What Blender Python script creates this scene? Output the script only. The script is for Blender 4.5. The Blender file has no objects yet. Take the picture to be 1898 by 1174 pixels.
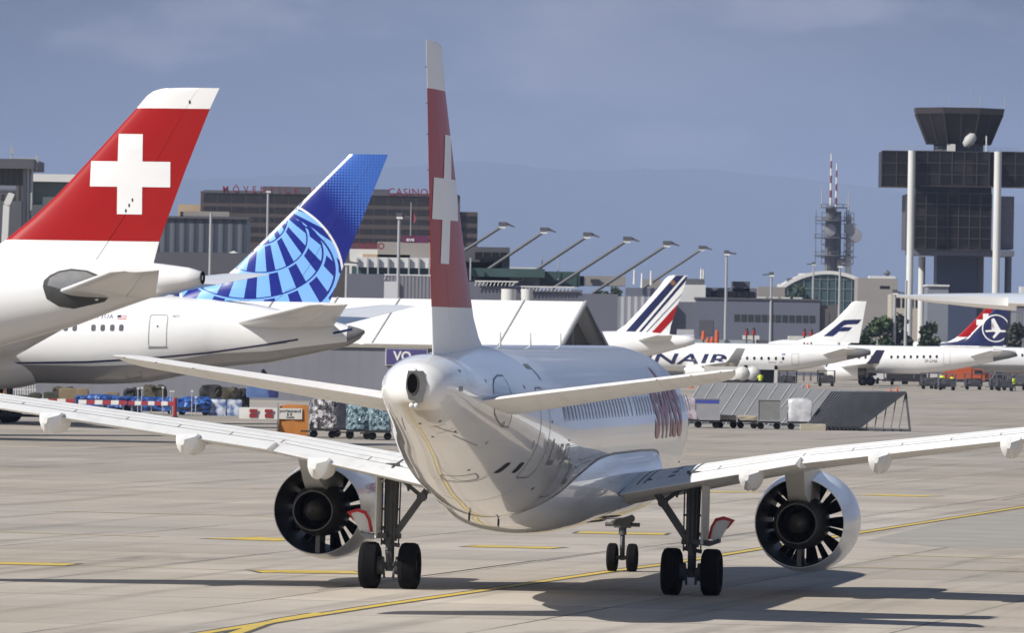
import bpy, bmesh, math, random
from mathutils import Vector, Matrix
random.seed(7)
R = math.radians
S = bpy.context.scene
COL = S.collection
PI = math.pi
# ---------------------------------------------------------------- camera model of the photograph
F_PX, CAM_H, PITCH, ROLL, PW, PH = 13796.0, 5.709, 0.0022, 0.0168, 1898, 1174
SUN_EL, SUN_AZ = R(40.0), R(239.0)           # azimuth clockwise from +Y of the direction TO the sun

def ray(px, py):
    c, s = math.cos(ROLL), math.sin(ROLL)
    u0, v0 = px - PW / 2, py - PH / 2
    u = c * u0 + s * v0; v = -s * u0 + c * v0
    return Vector((u / F_PX, math.cos(PITCH) + v / F_PX * math.sin(PITCH), math.sin(PITCH) - v / F_PX * math.cos(PITCH)))
def P(px, py, d):                            # the point d metres away (along +Y) seen at a pixel of the photograph
    r = ray(px, py); t = d / r.y
    return Vector((r.x * t, d, CAM_H + r.z * t))
def G(px, py):                               # ground point
    r = ray(px, py); t = -CAM_H / r.z
    return Vector((r.x * t, r.y * t, 0))
def on_plane(px, py, o, fwd):                # a ray met with the vertical plane through o along fwd -> (distance along fwd, z)
    r = ray(px, py); n = Vector((-fwd.y, fwd.x, 0))
    t = n.dot(o) / n.dot(r)
    p = r * t
    return (p - o).dot(fwd), CAM_H + p.z

# ---------------------------------------------------------------- objects
def tag(o, label=None, cat=None, group=None, kind=None):
    if label: o['label'] = label
    if cat: o['category'] = cat
    if group: o['group'] = group
    if kind: o['kind'] = kind
    return o
def thing(name, label, cat, loc=(0, 0, 0), rot=(0, 0, 0), group=None):
    o = bpy.data.objects.new(name, None); COL.objects.link(o)
    o.empty_display_size = 0.5
    o.location = loc; o.rotation_euler = rot
    return tag(o, label, cat, group)
def copy_tree(o, parent=None):
    c = o.copy(); COL.objects.link(c)
    if parent: c.parent = parent
    for ch in list(o.children): copy_tree(ch, c)
    return c

class MB:
    def __init__(s): s.v = []; s.f = []; s.m = []; s.mi = 0
    def add(s, vs, fs):
        n = len(s.v); s.v += [tuple(v) for v in vs]
        for f in fs: s.f.append([i + n for i in f]); s.m.append(s.mi)
        return s
    def loft(s, rings, caps=True, closed=True, mfun=None):
        n = len(rings[0]); b = len(s.v)
        for r in rings: s.v += [tuple(p) for p in r]
        for i in range(len(rings) - 1):
            for j in range(n if closed else n - 1):
                k = (j + 1) % n
                s.f.append([b + i * n + j, b + i * n + k, b + (i + 1) * n + k, b + (i + 1) * n + j])
                s.m.append(mfun(i, j) if mfun else s.mi)
        if caps:
            s.f.append([b + j for j in range(n)][::-1]); s.m.append(mfun(0, 0) if mfun else s.mi)
            e = b + (len(rings) - 1) * n
            s.f.append([e + j for j in range(n)]); s.m.append(mfun(len(rings) - 2, 0) if mfun else s.mi)
        return s
    def box(s, x0, x1, y0, y1, z0, z1):
        return s.add([(x0, y0, z0), (x1, y0, z0), (x1, y1, z0), (x0, y1, z0), (x0, y0, z1), (x1, y0, z1), (x1, y1, z1), (x0, y1, z1)],
                     [(0, 3, 2, 1), (4, 5, 6, 7), (0, 1, 5, 4), (1, 2, 6, 5), (2, 3, 7, 6), (3, 0, 4, 7)])
    def tube(s, p0, p1, r0, r1=None, n=10):
        r1 = r0 if r1 is None else r1
        p0, p1 = Vector(p0), Vector(p1); d = (p1 - p0).normalized()
        a = d.orthogonal().normalized(); b = d.cross(a)
        ring = lambda p, r: [p + (a * math.cos(t) + b * math.sin(t)) * r for t in [2 * PI * i / n for i in range(n)]]
        return s.loft([ring(p0, r0), ring(p1, r1)])
    def bar(s, p0, p1, w, h):                # rectangular bar
        p0, p1 = Vector(p0), Vector(p1); d = (p1 - p0).normalized()
        up = Vector((0, 0, 1)) if abs(d.z) < .95 else Vector((0, 1, 0))
        a = d.cross(up).normalized(); b = a.cross(d)
        q = [(-w, -h), (w, -h), (w, h), (-w, h)]
        return s.loft([[p + a * (x / 2) + b * (y / 2) for x, y in q] for p in (p0, p1)])
    def revolve(s, prof, o=(0, 0, 0), axis='Y', n=32, a0=0, a1=2 * PI, mats=None, caps=False):
        rings = []
        full = abs(a1 - a0 - 2 * PI) < 1e-6
        for t, r in prof:
            ring = []
            for i in range(n if full else n + 1):
                a = a0 + (a1 - a0) * i / n
                c, q = r * math.cos(a), r * math.sin(a)
                p = {'Y': (c, t, q), 'X': (t, c, q), 'Z': (c, q, t)}[axis]
                ring.append((p[0] + o[0], p[1] + o[1], p[2] + o[2]))
            rings.append(ring)
        return s.loft(rings, caps=caps, closed=full, mfun=(lambda i, j: mats[i]) if mats else None)
    def prism(s, pts, y0, y1, axis='Y'):     # polygon (a,b) pulled along an axis
        f = {'Y': lambda a, b, t: (a, t, b), 'X': lambda a, b, t: (t, a, b), 'Z': lambda a, b, t: (a, b, t)}[axis]
        n = len(pts)
        return s.add([f(a, b, y0) for a, b in pts] + [f(a, b, y1) for a, b in pts],
                     [list(range(n))[::-1], list(range(n, 2 * n))] + [(i, (i + 1) % n, n + (i + 1) % n, n + i) for i in range(n)])
    def build(s, name, mat, parent=None, smooth=None, loc=None):
        me = bpy.data.meshes.new(name); me.from_pydata(s.v, [], s.f)
        for m in (mat if isinstance(mat, (list, tuple)) else [mat]): me.materials.append(m)
        if any(s.m): me.polygons.foreach_set('material_index', s.m)
        bm = bmesh.new(); bm.from_mesh(me)
        bmesh.ops.recalc_face_normals(bm, faces=bm.faces)
        bm.to_mesh(me); bm.free()
        if smooth:
            me.polygons.foreach_set('use_smooth', [True] * len(me.polygons))
            me.set_sharp_from_angle(angle=R(smooth))
        me.update()
        o = bpy.data.objects.new(name, me); COL.objects.link(o)
        if parent: o.parent = parent
        if loc is not None: o.location = loc
        return o
def inst(name, src, parent, loc=(0, 0, 0), rot=(0, 0, 0), scale=None):
    o = bpy.data.objects.new(name, src.data); COL.objects.link(o); o.parent = parent; o.location = loc; o.rotation_euler = rot
    if scale: o.scale = scale
    return o

# ---------------------------------------------------------------- shader arithmetic
class V:
    def __init__(s, nt, k): s.nt = nt; s.k = k
    def _b(s, op, o=None, c=None, clamp=False):
        n = s.nt.nodes.new('ShaderNodeMath'); n.operation = op; n.use_clamp = clamp
        for i, q in enumerate((s, o, c)):
            if q is None: continue
            if isinstance(q, V): s.nt.links.new(q.k, n.inputs[i])
            else: n.inputs[i].default_value = q
        return V(s.nt, n.outputs[0])
    def __add__(s, o): return s._b('ADD', o)
    __radd__ = __add__
    def __sub__(s, o): return s._b('SUBTRACT', o)
    def __rsub__(s, o): return (s * -1) + o
    def __mul__(s, o): return s._b('MULTIPLY', o)
    __rmul__ = __mul__
    def __truediv__(s, o): return s._b('DIVIDE', o)
    def __gt__(s, o): return s._b('GREATER_THAN', o)
    def __lt__(s, o): return s._b('LESS_THAN', o)
    def fr(s): return s._b('FRACT')
    def fl(s): return s._b('FLOOR')
    def ab(s): return s._b('ABSOLUTE')
    def cl(s): return s._b('ADD', 0.0, clamp=True)
    def pw(s, e): return s._b('POWER', e)
    def mx(s, o): return s._b('MAXIMUM', o)
    def mn(s, o): return s._b('MINIMUM', o)
    def at2(s, o): return s._b('ARCTAN2', o)
    def ss(s, a, b):
        n = s.nt.nodes.new('ShaderNodeMapRange'); n.interpolation_type = 'SMOOTHSTEP'
        s.nt.links.new(s.k, n.inputs[0]); n.inputs[1].default_value = a; n.inputs[2].default_value = b
        return V(s.nt, n.outputs[0])
class Sh:                                    # a material under construction
    def __init__(s, name, **kw):
        s.m = bpy.data.materials.new(name); s.m.use_nodes = True; s.nt = s.m.node_tree
        s.b = s.nt.nodes['Principled BSDF']
        for k, v in kw.items(): s.set(k, v)
    def set(s, k, v):
        k = {'rough': 'Roughness', 'metal': 'Metallic', 'coat': 'Coat Weight', 'coat_rough': 'Coat Roughness', 'spec': 'Specular IOR Level',
             'trans': 'Transmission Weight', 'color': 'Base Color', 'alpha': 'Alpha', 'ior': 'IOR', 'emit': 'Emission Strength', 'ecol': 'Emission Color'}[k]
        if isinstance(v, V): s.nt.links.new(v.k, s.b.inputs[k])
        elif isinstance(v, (tuple, list)): s.b.inputs[k].default_value = (*v, 1)[:4]
        elif isinstance(v, (int, float)): s.b.inputs[k].default_value = v
        else: s.nt.links.new(v, s.b.inputs[k])
        return s
    def pos(s, obj=True):
        n = s.nt.nodes.new('ShaderNodeTexCoord'); x = s.nt.nodes.new('ShaderNodeSeparateXYZ')
        s.nt.links.new(n.outputs['Object'], x.inputs[0])
        return [V(s.nt, x.outputs[i]) for i in range(3)]
    def vec(s, x, y, z=0):
        n = s.nt.nodes.new('ShaderNodeCombineXYZ')
        for i, q in enumerate((x, y, z)):
            if isinstance(q, V): s.nt.links.new(q.k, n.inputs[i])
            else: n.inputs[i].default_value = q
        return n.outputs[0]
    def noise(s, scale, detail=3, vec=None, rough=.5):
        n = s.nt.nodes.new('ShaderNodeTexNoise'); n.inputs['Scale'].default_value = scale; n.inputs['Detail'].default_value = detail; n.inputs['Roughness'].default_value = rough
        if vec is None: vec = s.nt.nodes.new('ShaderNodeTexCoord').outputs['Object']
        s.nt.links.new(vec, n.inputs['Vector'])
        return V(s.nt, n.outputs['Fac'])
    def rnd(s, vec):
        n = s.nt.nodes.new('ShaderNodeTexWhiteNoise'); s.nt.links.new(vec, n.inputs['Vector']); return V(s.nt, n.outputs['Value'])
    def mix(s, f, a, b):
        n = s.nt.nodes.new('ShaderNodeMix'); n.data_type = 'RGBA'
        if isinstance(f, V): s.nt.links.new(f.k, n.inputs[0])
        else: n.inputs[0].default_value = f
        for i, q in ((6, a), (7, b)):
            if isinstance(q, (tuple, list)): n.inputs[i].default_value = (*q, 1)[:4]
            else: s.nt.links.new(q, n.inputs[i])
        return n.outputs[2]
    def scale(s, col, f):
        n = s.nt.nodes.new('ShaderNodeVectorMath'); n.operation = 'SCALE'
        if isinstance(col, (tuple, list)): n.inputs[0].default_value = col[:3]
        else: s.nt.links.new(col, n.inputs[0])
        s.nt.links.new(f.k, n.inputs['Scale'])
        return n.outputs[0]
    def bump(s, h, strength=.2, dist=.02):
        n = s.nt.nodes.new('ShaderNodeBump'); n.inputs['Strength'].default_value = strength; n.inputs['Distance'].default_value = dist
        s.nt.links.new(h.k, n.inputs['Height']); s.nt.links.new(n.outputs[0], s.b.inputs['Normal'])
        return s
_mats = {}
def mat(name, col, rough=.5, var=.12, scale=1.5, **kw):     # a plain paint, cloth or metal with uneven tone
    if name in _mats: return _mats[name]
    s = Sh(name, rough=rough, **kw)
    n = s.noise(scale, 4)
    s.set('color', s.scale(col, n * (2 * var) + (1 - var)))
    _mats[name] = s.m
    return s.m
def ribbed(name, col, pitch, axis=0, depth=.35, rough=.5, bumpy=True):   # profiled sheet metal, louvres
    s = Sh(name, rough=rough); x = s.pos()
    w = ((x[axis] / pitch).fr() - .5).ab() * 2
    n = s.noise(.25, 4)
    s.set('color', s.scale(col, (n * .3 + .85) * (1 - depth * w.pw(3))))
    if bumpy: s.bump(w, .6, pitch * .2)
    return s.m
# ---------------------------------------------------------------- aircraft kit (local axes: x starboard, y forward, z up)
def lerp(a, b, t): return a + (b - a) * t
def table(st, x):                            # Catmull-Rom through stations sorted by their first value
    n = len(st)
    if x <= st[0][0]: return st[0][1:]
    if x >= st[-1][0]: return st[-1][1:]
    i = max(k for k in range(n - 1) if st[k][0] <= x)
    x0, x1 = st[i][0], st[i + 1][0]; t = (x - x0) / (x1 - x0); out = []
    for k in range(1, len(st[0])):
        p1, p2 = st[i][k], st[i + 1][k]
        def slope(j):
            if j <= 0 or j >= n - 1:
                a, b = (0, 1) if j <= 0 else (n - 2, n - 1)
                return (st[b][k] - st[a][k]) / (st[b][0] - st[a][0])
            l = (st[j][k] - st[j - 1][k]) / (st[j][0] - st[j - 1][0]); r = (st[j + 1][k] - st[j][k]) / (st[j + 1][0] - st[j][0])
            return 0 if l * r <= 0 else 2 * l * r / (l + r)
        m1, m2 = slope(i) * (x1 - x0), slope(i + 1) * (x1 - x0)
        out.append((2*t**3-3*t*t+1)*p1 + (t**3-2*t*t+t)*m1 + (-2*t**3+3*t*t)*p2 + (t**3-t*t)*m2)
    return out
class Fus:                                   # stations (y, z_centre, half_width, half_height), any order
    def __init__(s, st, n=2.0, nl=None): s.st = sorted(st); s.n = n; s.nl = nl or n
    def at(s, y): return table(s.st, y)
    def pt(s, y, z, side, off=0.0):
        zc, hw, hh = s.at(y); q = max(-.985, min(.985, (z - zc) / hh))
        c = math.sqrt(1 - q * q); nx, nz = c / hw, q / hh; L = math.hypot(nx, nz)
        return Vector((side * (hw * c + off * nx / L), y, zc + hh * q + off * nz / L))
    def mesh(s, step=.6, n=56, mfun=None):
        y0, y1 = s.st[0][0], s.st[-1][0]; ys = [y0 + (y1 - y0) * i / max(2, int((y1 - y0) / step)) for i in range(max(2, int((y1 - y0) / step)) + 1)]
        ys = sorted(set(ys + [q[0] for q in s.st]))
        rings = []
        for y in ys:
            zc, hw, hh = s.at(y)
            pw = lambda q, j: math.copysign(abs(q) ** (2 / (s.n if math.cos(2 * PI * j / n) > 0 else s.nl)), q)
            rings.append([(hw * pw(math.sin(2 * PI * j / n), j), y, zc + hh * pw(math.cos(2 * PI * j / n), j)) for j in range(n)])
        return MB().loft(rings, mfun=(lambda i, j: mfun(ys[i], math.cos(2 * PI * (j + .5) / n))) if mfun else None)
class Lift:                                  # wing, tailplane (span, y_le, y_te, z_le, z_te) or fin (z, y_le, y_te)
    def __init__(s, st, side=1, tc=.11, vert=False, camber=0.0):
        s.st = sorted(st); s.side = side; s.tc = tc; s.vert = vert; s.cam = camber
    def yt(s, c):
        c = max(0, min(1, c))
        return 5 * s.tc * (.2969 * math.sqrt(c) - .126 * c - .3516 * c * c + .2843 * c ** 3 - .1030 * c ** 4) + .0012
    def p(s, sp, c, sg, off=0.0):
        q = s._at(sp)
        ch = q[0] - q[1]; y = q[0] - c * ch; th = sg * (s.yt(c) * ch + off)
        if s.vert: return Vector((th, y, sp))
        z = q[2] + (q[3] - q[2]) * c + th + s.cam * ch * 4 * c * (1 - c)
        return Vector((s.side * sp, y, z))
    def _at(s, sp):
        st = s.st
        if sp <= st[0][0]: return st[0][1:]
        for a, b in zip(st, st[1:]):
            if sp <= b[0]:
                t = (sp - a[0]) / (b[0] - a[0]); return [lerp(u, v, t) for u, v in zip(a[1:], b[1:])]
        return st[-1][1:]
    def skin(s, c0=0, c1=1, s0=None, s1=None, n=12, mb=None, extra=(), mfun=None):
        sp = sorted(set([q[0] for q in s.st] + list(extra) + [x for x in (s0, s1) if x is not None]))
        sp = [x for x in sp if (s0 is None or x >= s0 - 1e-6) and (s1 is None or x <= s1 + 1e-6)]
        cs = [c0 + (c1 - c0) * (.5 - .5 * math.cos(PI * i / n)) if c0 == 0 else c0 + (c1 - c0) * i / n for i in range(n + 1)]
        rings = [[s.p(x, c, 1) for c in cs] + [s.p(x, c, -1) for c in cs[::-1]] for x in sp]
        return (mb or MB()).loft(rings, mfun=(lambda i, j: mfun((sp[i] + sp[i + 1]) / 2)) if mfun else None)
    def side_pt(s, y, z, side, off=.006):    # fin only: a point of the skin
        q = s._at(z); ch = max(.05, q[0] - q[1]); c = (q[0] - y) / ch
        return Vector((side * (s.yt(c) * ch + off), q[0] - max(0, min(1, c)) * ch, z))
def decal(name, polys, fn, m, parent, step=.15, loc=None):      # flat (y,z) polygons laid onto a curved skin
    bm = bmesh.new(); lo = 1e9; hi = -1e9; l2 = 1e9; h2 = -1e9
    for item in polys:
        vs, fs = item if isinstance(item, tuple) else (item, [list(range(len(item)))])
        bv = [bm.verts.new((a, b, 0)) for a, b in vs]
        for f in fs:
            try: bm.faces.new([bv[i] for i in f])
            except ValueError: pass
        for a, b in vs: lo = min(lo, b); hi = max(hi, b); l2 = min(l2, a); h2 = max(h2, a)
    bmesh.ops.triangulate(bm, faces=bm.faces[:])
    z = lo + step
    while z < hi - 1e-4:
        bmesh.ops.bisect_plane(bm, geom=bm.verts[:] + bm.edges[:] + bm.faces[:], plane_co=(0, z, 0), plane_no=(0, 1, 0)); z += step
    st = max(step, (h2 - l2) / 24); a = l2 + st
    while a < h2 - 1e-4:
        bmesh.ops.bisect_plane(bm, geom=bm.verts[:] + bm.edges[:] + bm.faces[:], plane_co=(a, 0, 0), plane_no=(1, 0, 0)); a += st
    for v in bm.verts: v.co = fn(v.co.x, v.co.y)
    bmesh.ops.recalc_face_normals(bm, faces=bm.faces)
    me = bpy.data.meshes.new(name); bm.to_mesh(me); bm.free(); me.materials.append(m)
    me.polygons.foreach_set('use_smooth', [True] * len(me.polygons))
    o = bpy.data.objects.new(name, me); COL.objects.link(o); o.parent = parent
    if loc is not None: o.location = loc
    return o
def stroke(pts, w, closed=False):            # thin quads along a polyline in (y,z)
    out = []; n = len(pts)
    for i in range(n if closed else n - 1):
        (a, b), (c, d) = pts[i], pts[(i + 1) % n]; L = math.hypot(c - a, d - b) or 1; nx, ny = -(d - b) / L * w / 2, (c - a) / L * w / 2
        ex, ey = (c - a) / L * w / 3, (d - b) / L * w / 3
        out.append([(a - ex + nx, b - ey + ny), (c + ex + nx, d + ey + ny), (c + ex - nx, d + ey - ny), (a - ex - nx, b - ey - ny)])
    return out
def rrect(y0, y1, z0, z1, r, n=4):
    out = []
    for cy, cz, a0 in ((y1 - r, z1 - r, 0), (y0 + r, z1 - r, 90), (y0 + r, z0 + r, 180), (y1 - r, z0 + r, 270)):
        out += [(cy + r * math.cos(R(a0 + 90 * i / n)), cz + r * math.sin(R(a0 + 90 * i / n))) for i in range(n + 1)]
    return out
def circ(cy, cz, r, n=24, rz=None): return [(cy + r * math.cos(2 * PI * i / n), cz + (rz or r) * math.sin(2 * PI * i / n)) for i in range(n)]
def cross(cy, cz, L, w, Lz=None):
    Lz = Lz or L; l, h, q = L / 2, Lz / 2, w / 2
    return [[(cy - l, cz - q), (cy - q, cz - q), (cy - q, cz + q), (cy - l, cz + q)], [(cy - q, cz - h), (cy + q, cz - h), (cy + q, cz + h), (cy - q, cz + h)], [(cy + q, cz - q), (cy + l, cz - q), (cy + l, cz + q), (cy + q, cz + q)]]
def text_mesh(txt, h, shear=0.0, bold=0.0, stretch=1.0, space=1.0):   # (verts, faces) with capitals h tall, starting at 0,0
    cu = bpy.data.curves.new('lettering', 'FONT'); cu.body = txt; cu.size = h / .69; cu.shear = shear; cu.offset = bold; cu.space_character = space; cu.resolution_u = 3
    o = bpy.data.objects.new('lettering', cu); COL.objects.link(o)
    dg = bpy.context.evaluated_depsgraph_get(); me = o.evaluated_get(dg).to_mesh()
    vs = [(v.co.x * stretch, v.co.y) for v in me.vertices]; fs = [list(p.vertices) for p in me.polygons]
    o.evaluated_get(dg).to_mesh_clear(); bpy.data.objects.remove(o); bpy.data.curves.remove(cu)
    return vs, fs
def text_on(name, txt, h, y0, z0, dirn, fn, m, parent, **kw):   # dirn: +1 reads toward +y, -1 toward -y
    vs, fs = text_mesh(txt, h, **kw)
    return decal(name, [([(y0 + dirn * a, z0 + b) for a, b in vs], fs)], fn, m, parent, step=max(.1, h / 5))
def sign_text(name, txt, h, m, parent, loc, depth=.12, rot=(0, 0, 0), split=False, **kw):   # free-standing letters, facing -y
    vs, fs = text_mesh(txt, h, **kw); mb = MB(); n = len(vs)
    mb.add([(a, 0, b) for a, b in vs] + [(a, depth, b) for a, b in vs], [f for f in fs] + [[i + n for i in f][::-1] for f in fs])
    ed = {}
    for f in fs:
        for i in range(len(f)):
            e = (f[i], f[(i + 1) % len(f)]); ed[e] = 1
    mb.add(mb.v[:2 * n], [(a, b, b + n, a + n) for a, b in ed if (b, a) not in ed])
    if not split:
        o = mb.build(name, m, parent, loc=loc); o.rotation_euler = rot
        return o
    par = list(range(len(mb.v)))             # one part per letter: pieces whose spans along the line overlap
    def find(i):
        while par[i] != i: par[i] = par[par[i]]; i = par[i]
        return i
    for f in mb.f:
        for i in f[1:]: par[find(i)] = find(f[0])
    for i in range(n): par[find(i)] = find(i + n); par[find(i)] = find(2 * n + i); par[find(i)] = find(3 * n + i)
    isl = {}
    for i in range(len(mb.v)): isl.setdefault(find(i), []).append(i)
    spans = sorted((min(mb.v[i][0] for i in q), max(mb.v[i][0] for i in q), k) for k, q in isl.items()); letters = []
    for a, b, k in spans:
        if letters and a < letters[-1][0]: letters[-1][1].add(k); letters[-1][0] = max(b, letters[-1][0])
        else: letters.append([b, {k}])
    for _, ks in letters:
        l = MB(); ix = {}
        for f in mb.f:
            if find(f[0]) in ks:
                for i in f: ix.setdefault(i, len(ix))
                l.f.append([ix[i] for i in f]); l.m.append(0)
        l.v = [mb.v[i] for i in ix]; l.build(name, m, parent, loc=loc)

def wheel(name, r, w, parent, loc, tyre, rim):
    h = w / 2; g = .012
    prof = [(-h * .62, r * .52), (-h * .95, r * .62), (-h, r * .8), (-h * .82, r * .95), (-h * .5, r)]
    for q in (-.36, -.12, .12, .36): prof += [(h * (q - .035), r), (h * (q - .03), r - g), (h * (q + .03), r - g), (h * (q + .035), r)]
    prof += [(h * .5, r), (h * .82, r * .95), (h, r * .8), (h * .95, r * .62), (h * .62, r * .52)]
    m = MB(); m.revolve(prof, axis='X', n=36)
    m.mi = 1
    for s_ in (-1, 1): m.revolve([(s_ * h * .62, r * .54), (s_ * h * .45, r * .48), (s_ * h * .3, r * .2), (s_ * h * .55, r * .16), (s_ * h * .55, .01)], axis='X', n=24)
    o = m.build(name, [tyre, rim], parent, 40, loc=loc)
    return o
def main_gear(root, x, ztop, r, w, gap, M, side, detail=True, y=0, zo=0.0):
    m = MB(); zw = r - .01 + zo
    m.tube((0, 0, zw + .55), (0, .1, ztop), .15, .17, 14); m.tube((0, 0, zw - .12), (0, 0, zw + .6), .095, n=12)
    m.tube((-gap - .1, 0, zw), (gap + .1, 0, zw), .075, n=12)
    for s_ in (-1, 1):
        m.tube((s_ * (gap - w * .72), 0, zw), (s_ * (gap - w * .3), 0, zw), .2, n=14)      # brake packs
        m.tube((s_ * .13, -.1, zw + .1), (s_ * .1, -.12, zw - .28), .03, n=6)
    m.tube((0, -.2, zw + .62), (0, -.42, zw + .33), .05, n=8); m.tube((0, -.42, zw + .33), (0, -.12, zw + .02), .05, n=8)
    m.tube((-.24, 0, zw + .66), (.24, 0, zw + .66), .06, n=8); m.tube((-.2, -.05, zw + .52), (.22, -.05, zw + .45), .045, n=8)
    for dx, dy in ((.19, -.02), (-.19, -.05), (.1, -.17), (-.07, -.17), (.03, -.18)):   # hydraulic lines
        m.tube((dx, dy, zw + .45), (dx * 1.05, dy + .08, ztop - .1), .018, n=6)
    for z in (zw + .85, zw + 1.25): m.tube((-.21, -.05, z), (.21, -.05, z), .025, n=6)
    leg = m.build('landing_gear', M['gear'], root, 40, loc=(x, y, 0))
    for s_ in (-1, 1): wheel('wheel', r, w, leg, (s_ * gap, 0, zw), M['tyre'], M['rim'])
    b = MB()
    i = -side                                # inboard direction
    p0 = Vector((i * .12, 0, zw + .72)); p1 = Vector((i * 1.02, .1, ztop - .22))
    b.bar(p0, p1, .12, .15); pm = p0.lerp(p1, .62)
    b.tube(pm, (i * .12, .05, ztop - .28), .045, n=8); b.tube(pm + Vector((i * -.3, 0, .12)), (i * .3, .05, ztop - .3), .03, n=6)
    b.tube(pm - Vector((0, .1, 0)), pm + Vector((0, .1, 0)), .11, n=10)
    b.build('side_brace', M['gear'], leg, 40)
    if detail:
        d = MB(); d.loft([[(side * a, yy, z) for a, yy in ((.24, -.55), (.27, -.55), (.30, .6), (.27, .6))] for z in (zw + .62, ztop - .05)])
        d.bar((side * .15, 0, zw + .8), (side * .25, 0, zw + .8), .05, .05); d.bar((side * .15, 0, ztop - .4), (side * .25, 0, ztop - .4), .05, .05)
        d.build('gear_door', M['white_in'], leg)
        # lower door: curved shell that flares out, edged in red
        out_ = [(.36, .74), (.42, 1.02), (.52, 1.2), (.70, 1.25), (.95, 1.17), (.80, .98), (.66, .74), (.52, .68)]; inn = [(.42, .74), (.475, 1.0), (.55, 1.13), (.70, 1.18), (.86, 1.14), (.78, .98), (.64, .75), (.52, .70)]; bow = lambda a: .5 * (a - .65) ** 2
        d = MB(); d.loft([[(side * a, -.25 + bow(a) + t_, zw + b_) for a, b_ in inn] for t_ in (0, .05)]); d.build('lower_door', M['white_in'], leg)
        d = MB(); k = 6
        for i in range(k - 1): d.loft([[(side * p_[0], -.27 + bow(p_[0]) + t_, zw + p_[1]) for p_ in (out_[i], out_[i + 1], inn[i + 1], inn[i])] for t_ in (0, .09)])
        d.build('door_edge', M['red'], leg)
        d = MB(); d.loft([[(side * a, y_, zw + b_) for a, b_ in ((.05, .72), (.45, .70), (.62, .76), (.62, .66), (.4, .58), (.05, .62))] for y_ in (-.3, .1)]); d.build('door_link', M['gear'], leg)
    return leg
def nose_gear(root, y, r, w, gap, M, ztop, zo=0.0):
    m = MB(); zw = r - .008 + zo
    m.tube((0, 0, zw - .06), (0, -.05, zw + .7), .06, n=10); m.tube((0, -.05, zw + .55), (0, -.12, ztop), .095, n=12)
    m.tube((-gap - .05, 0, zw), (gap + .05, 0, zw), .05, n=10)
    m.box(-.2, .2, -.2, .0, zw + .72, zw + 1.0); m.tube((-.42, -.1, zw + .8), (.42, -.1, zw + .8), .05, n=8)
    m.tube((0, -.14, zw + .5), (0, -.3, zw + .28), .035, n=6); m.tube((0, -.3, zw + .28), (0, -.05, zw + .06), .035, n=6)
    for s_ in (-1, 1): m.tube((s_ * .22, -.17, zw + .95), (s_ * .22, -.27, zw + .95), .09, .1, 12)
    leg = m.build('nose_gear', M['gear'], root, 40, loc=(0, y, 0))
    for s_ in (-1, 1): wheel('wheel', r, w, leg, (s_ * gap, 0, zw), M['tyre'], M['rim'])
    return leg
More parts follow.
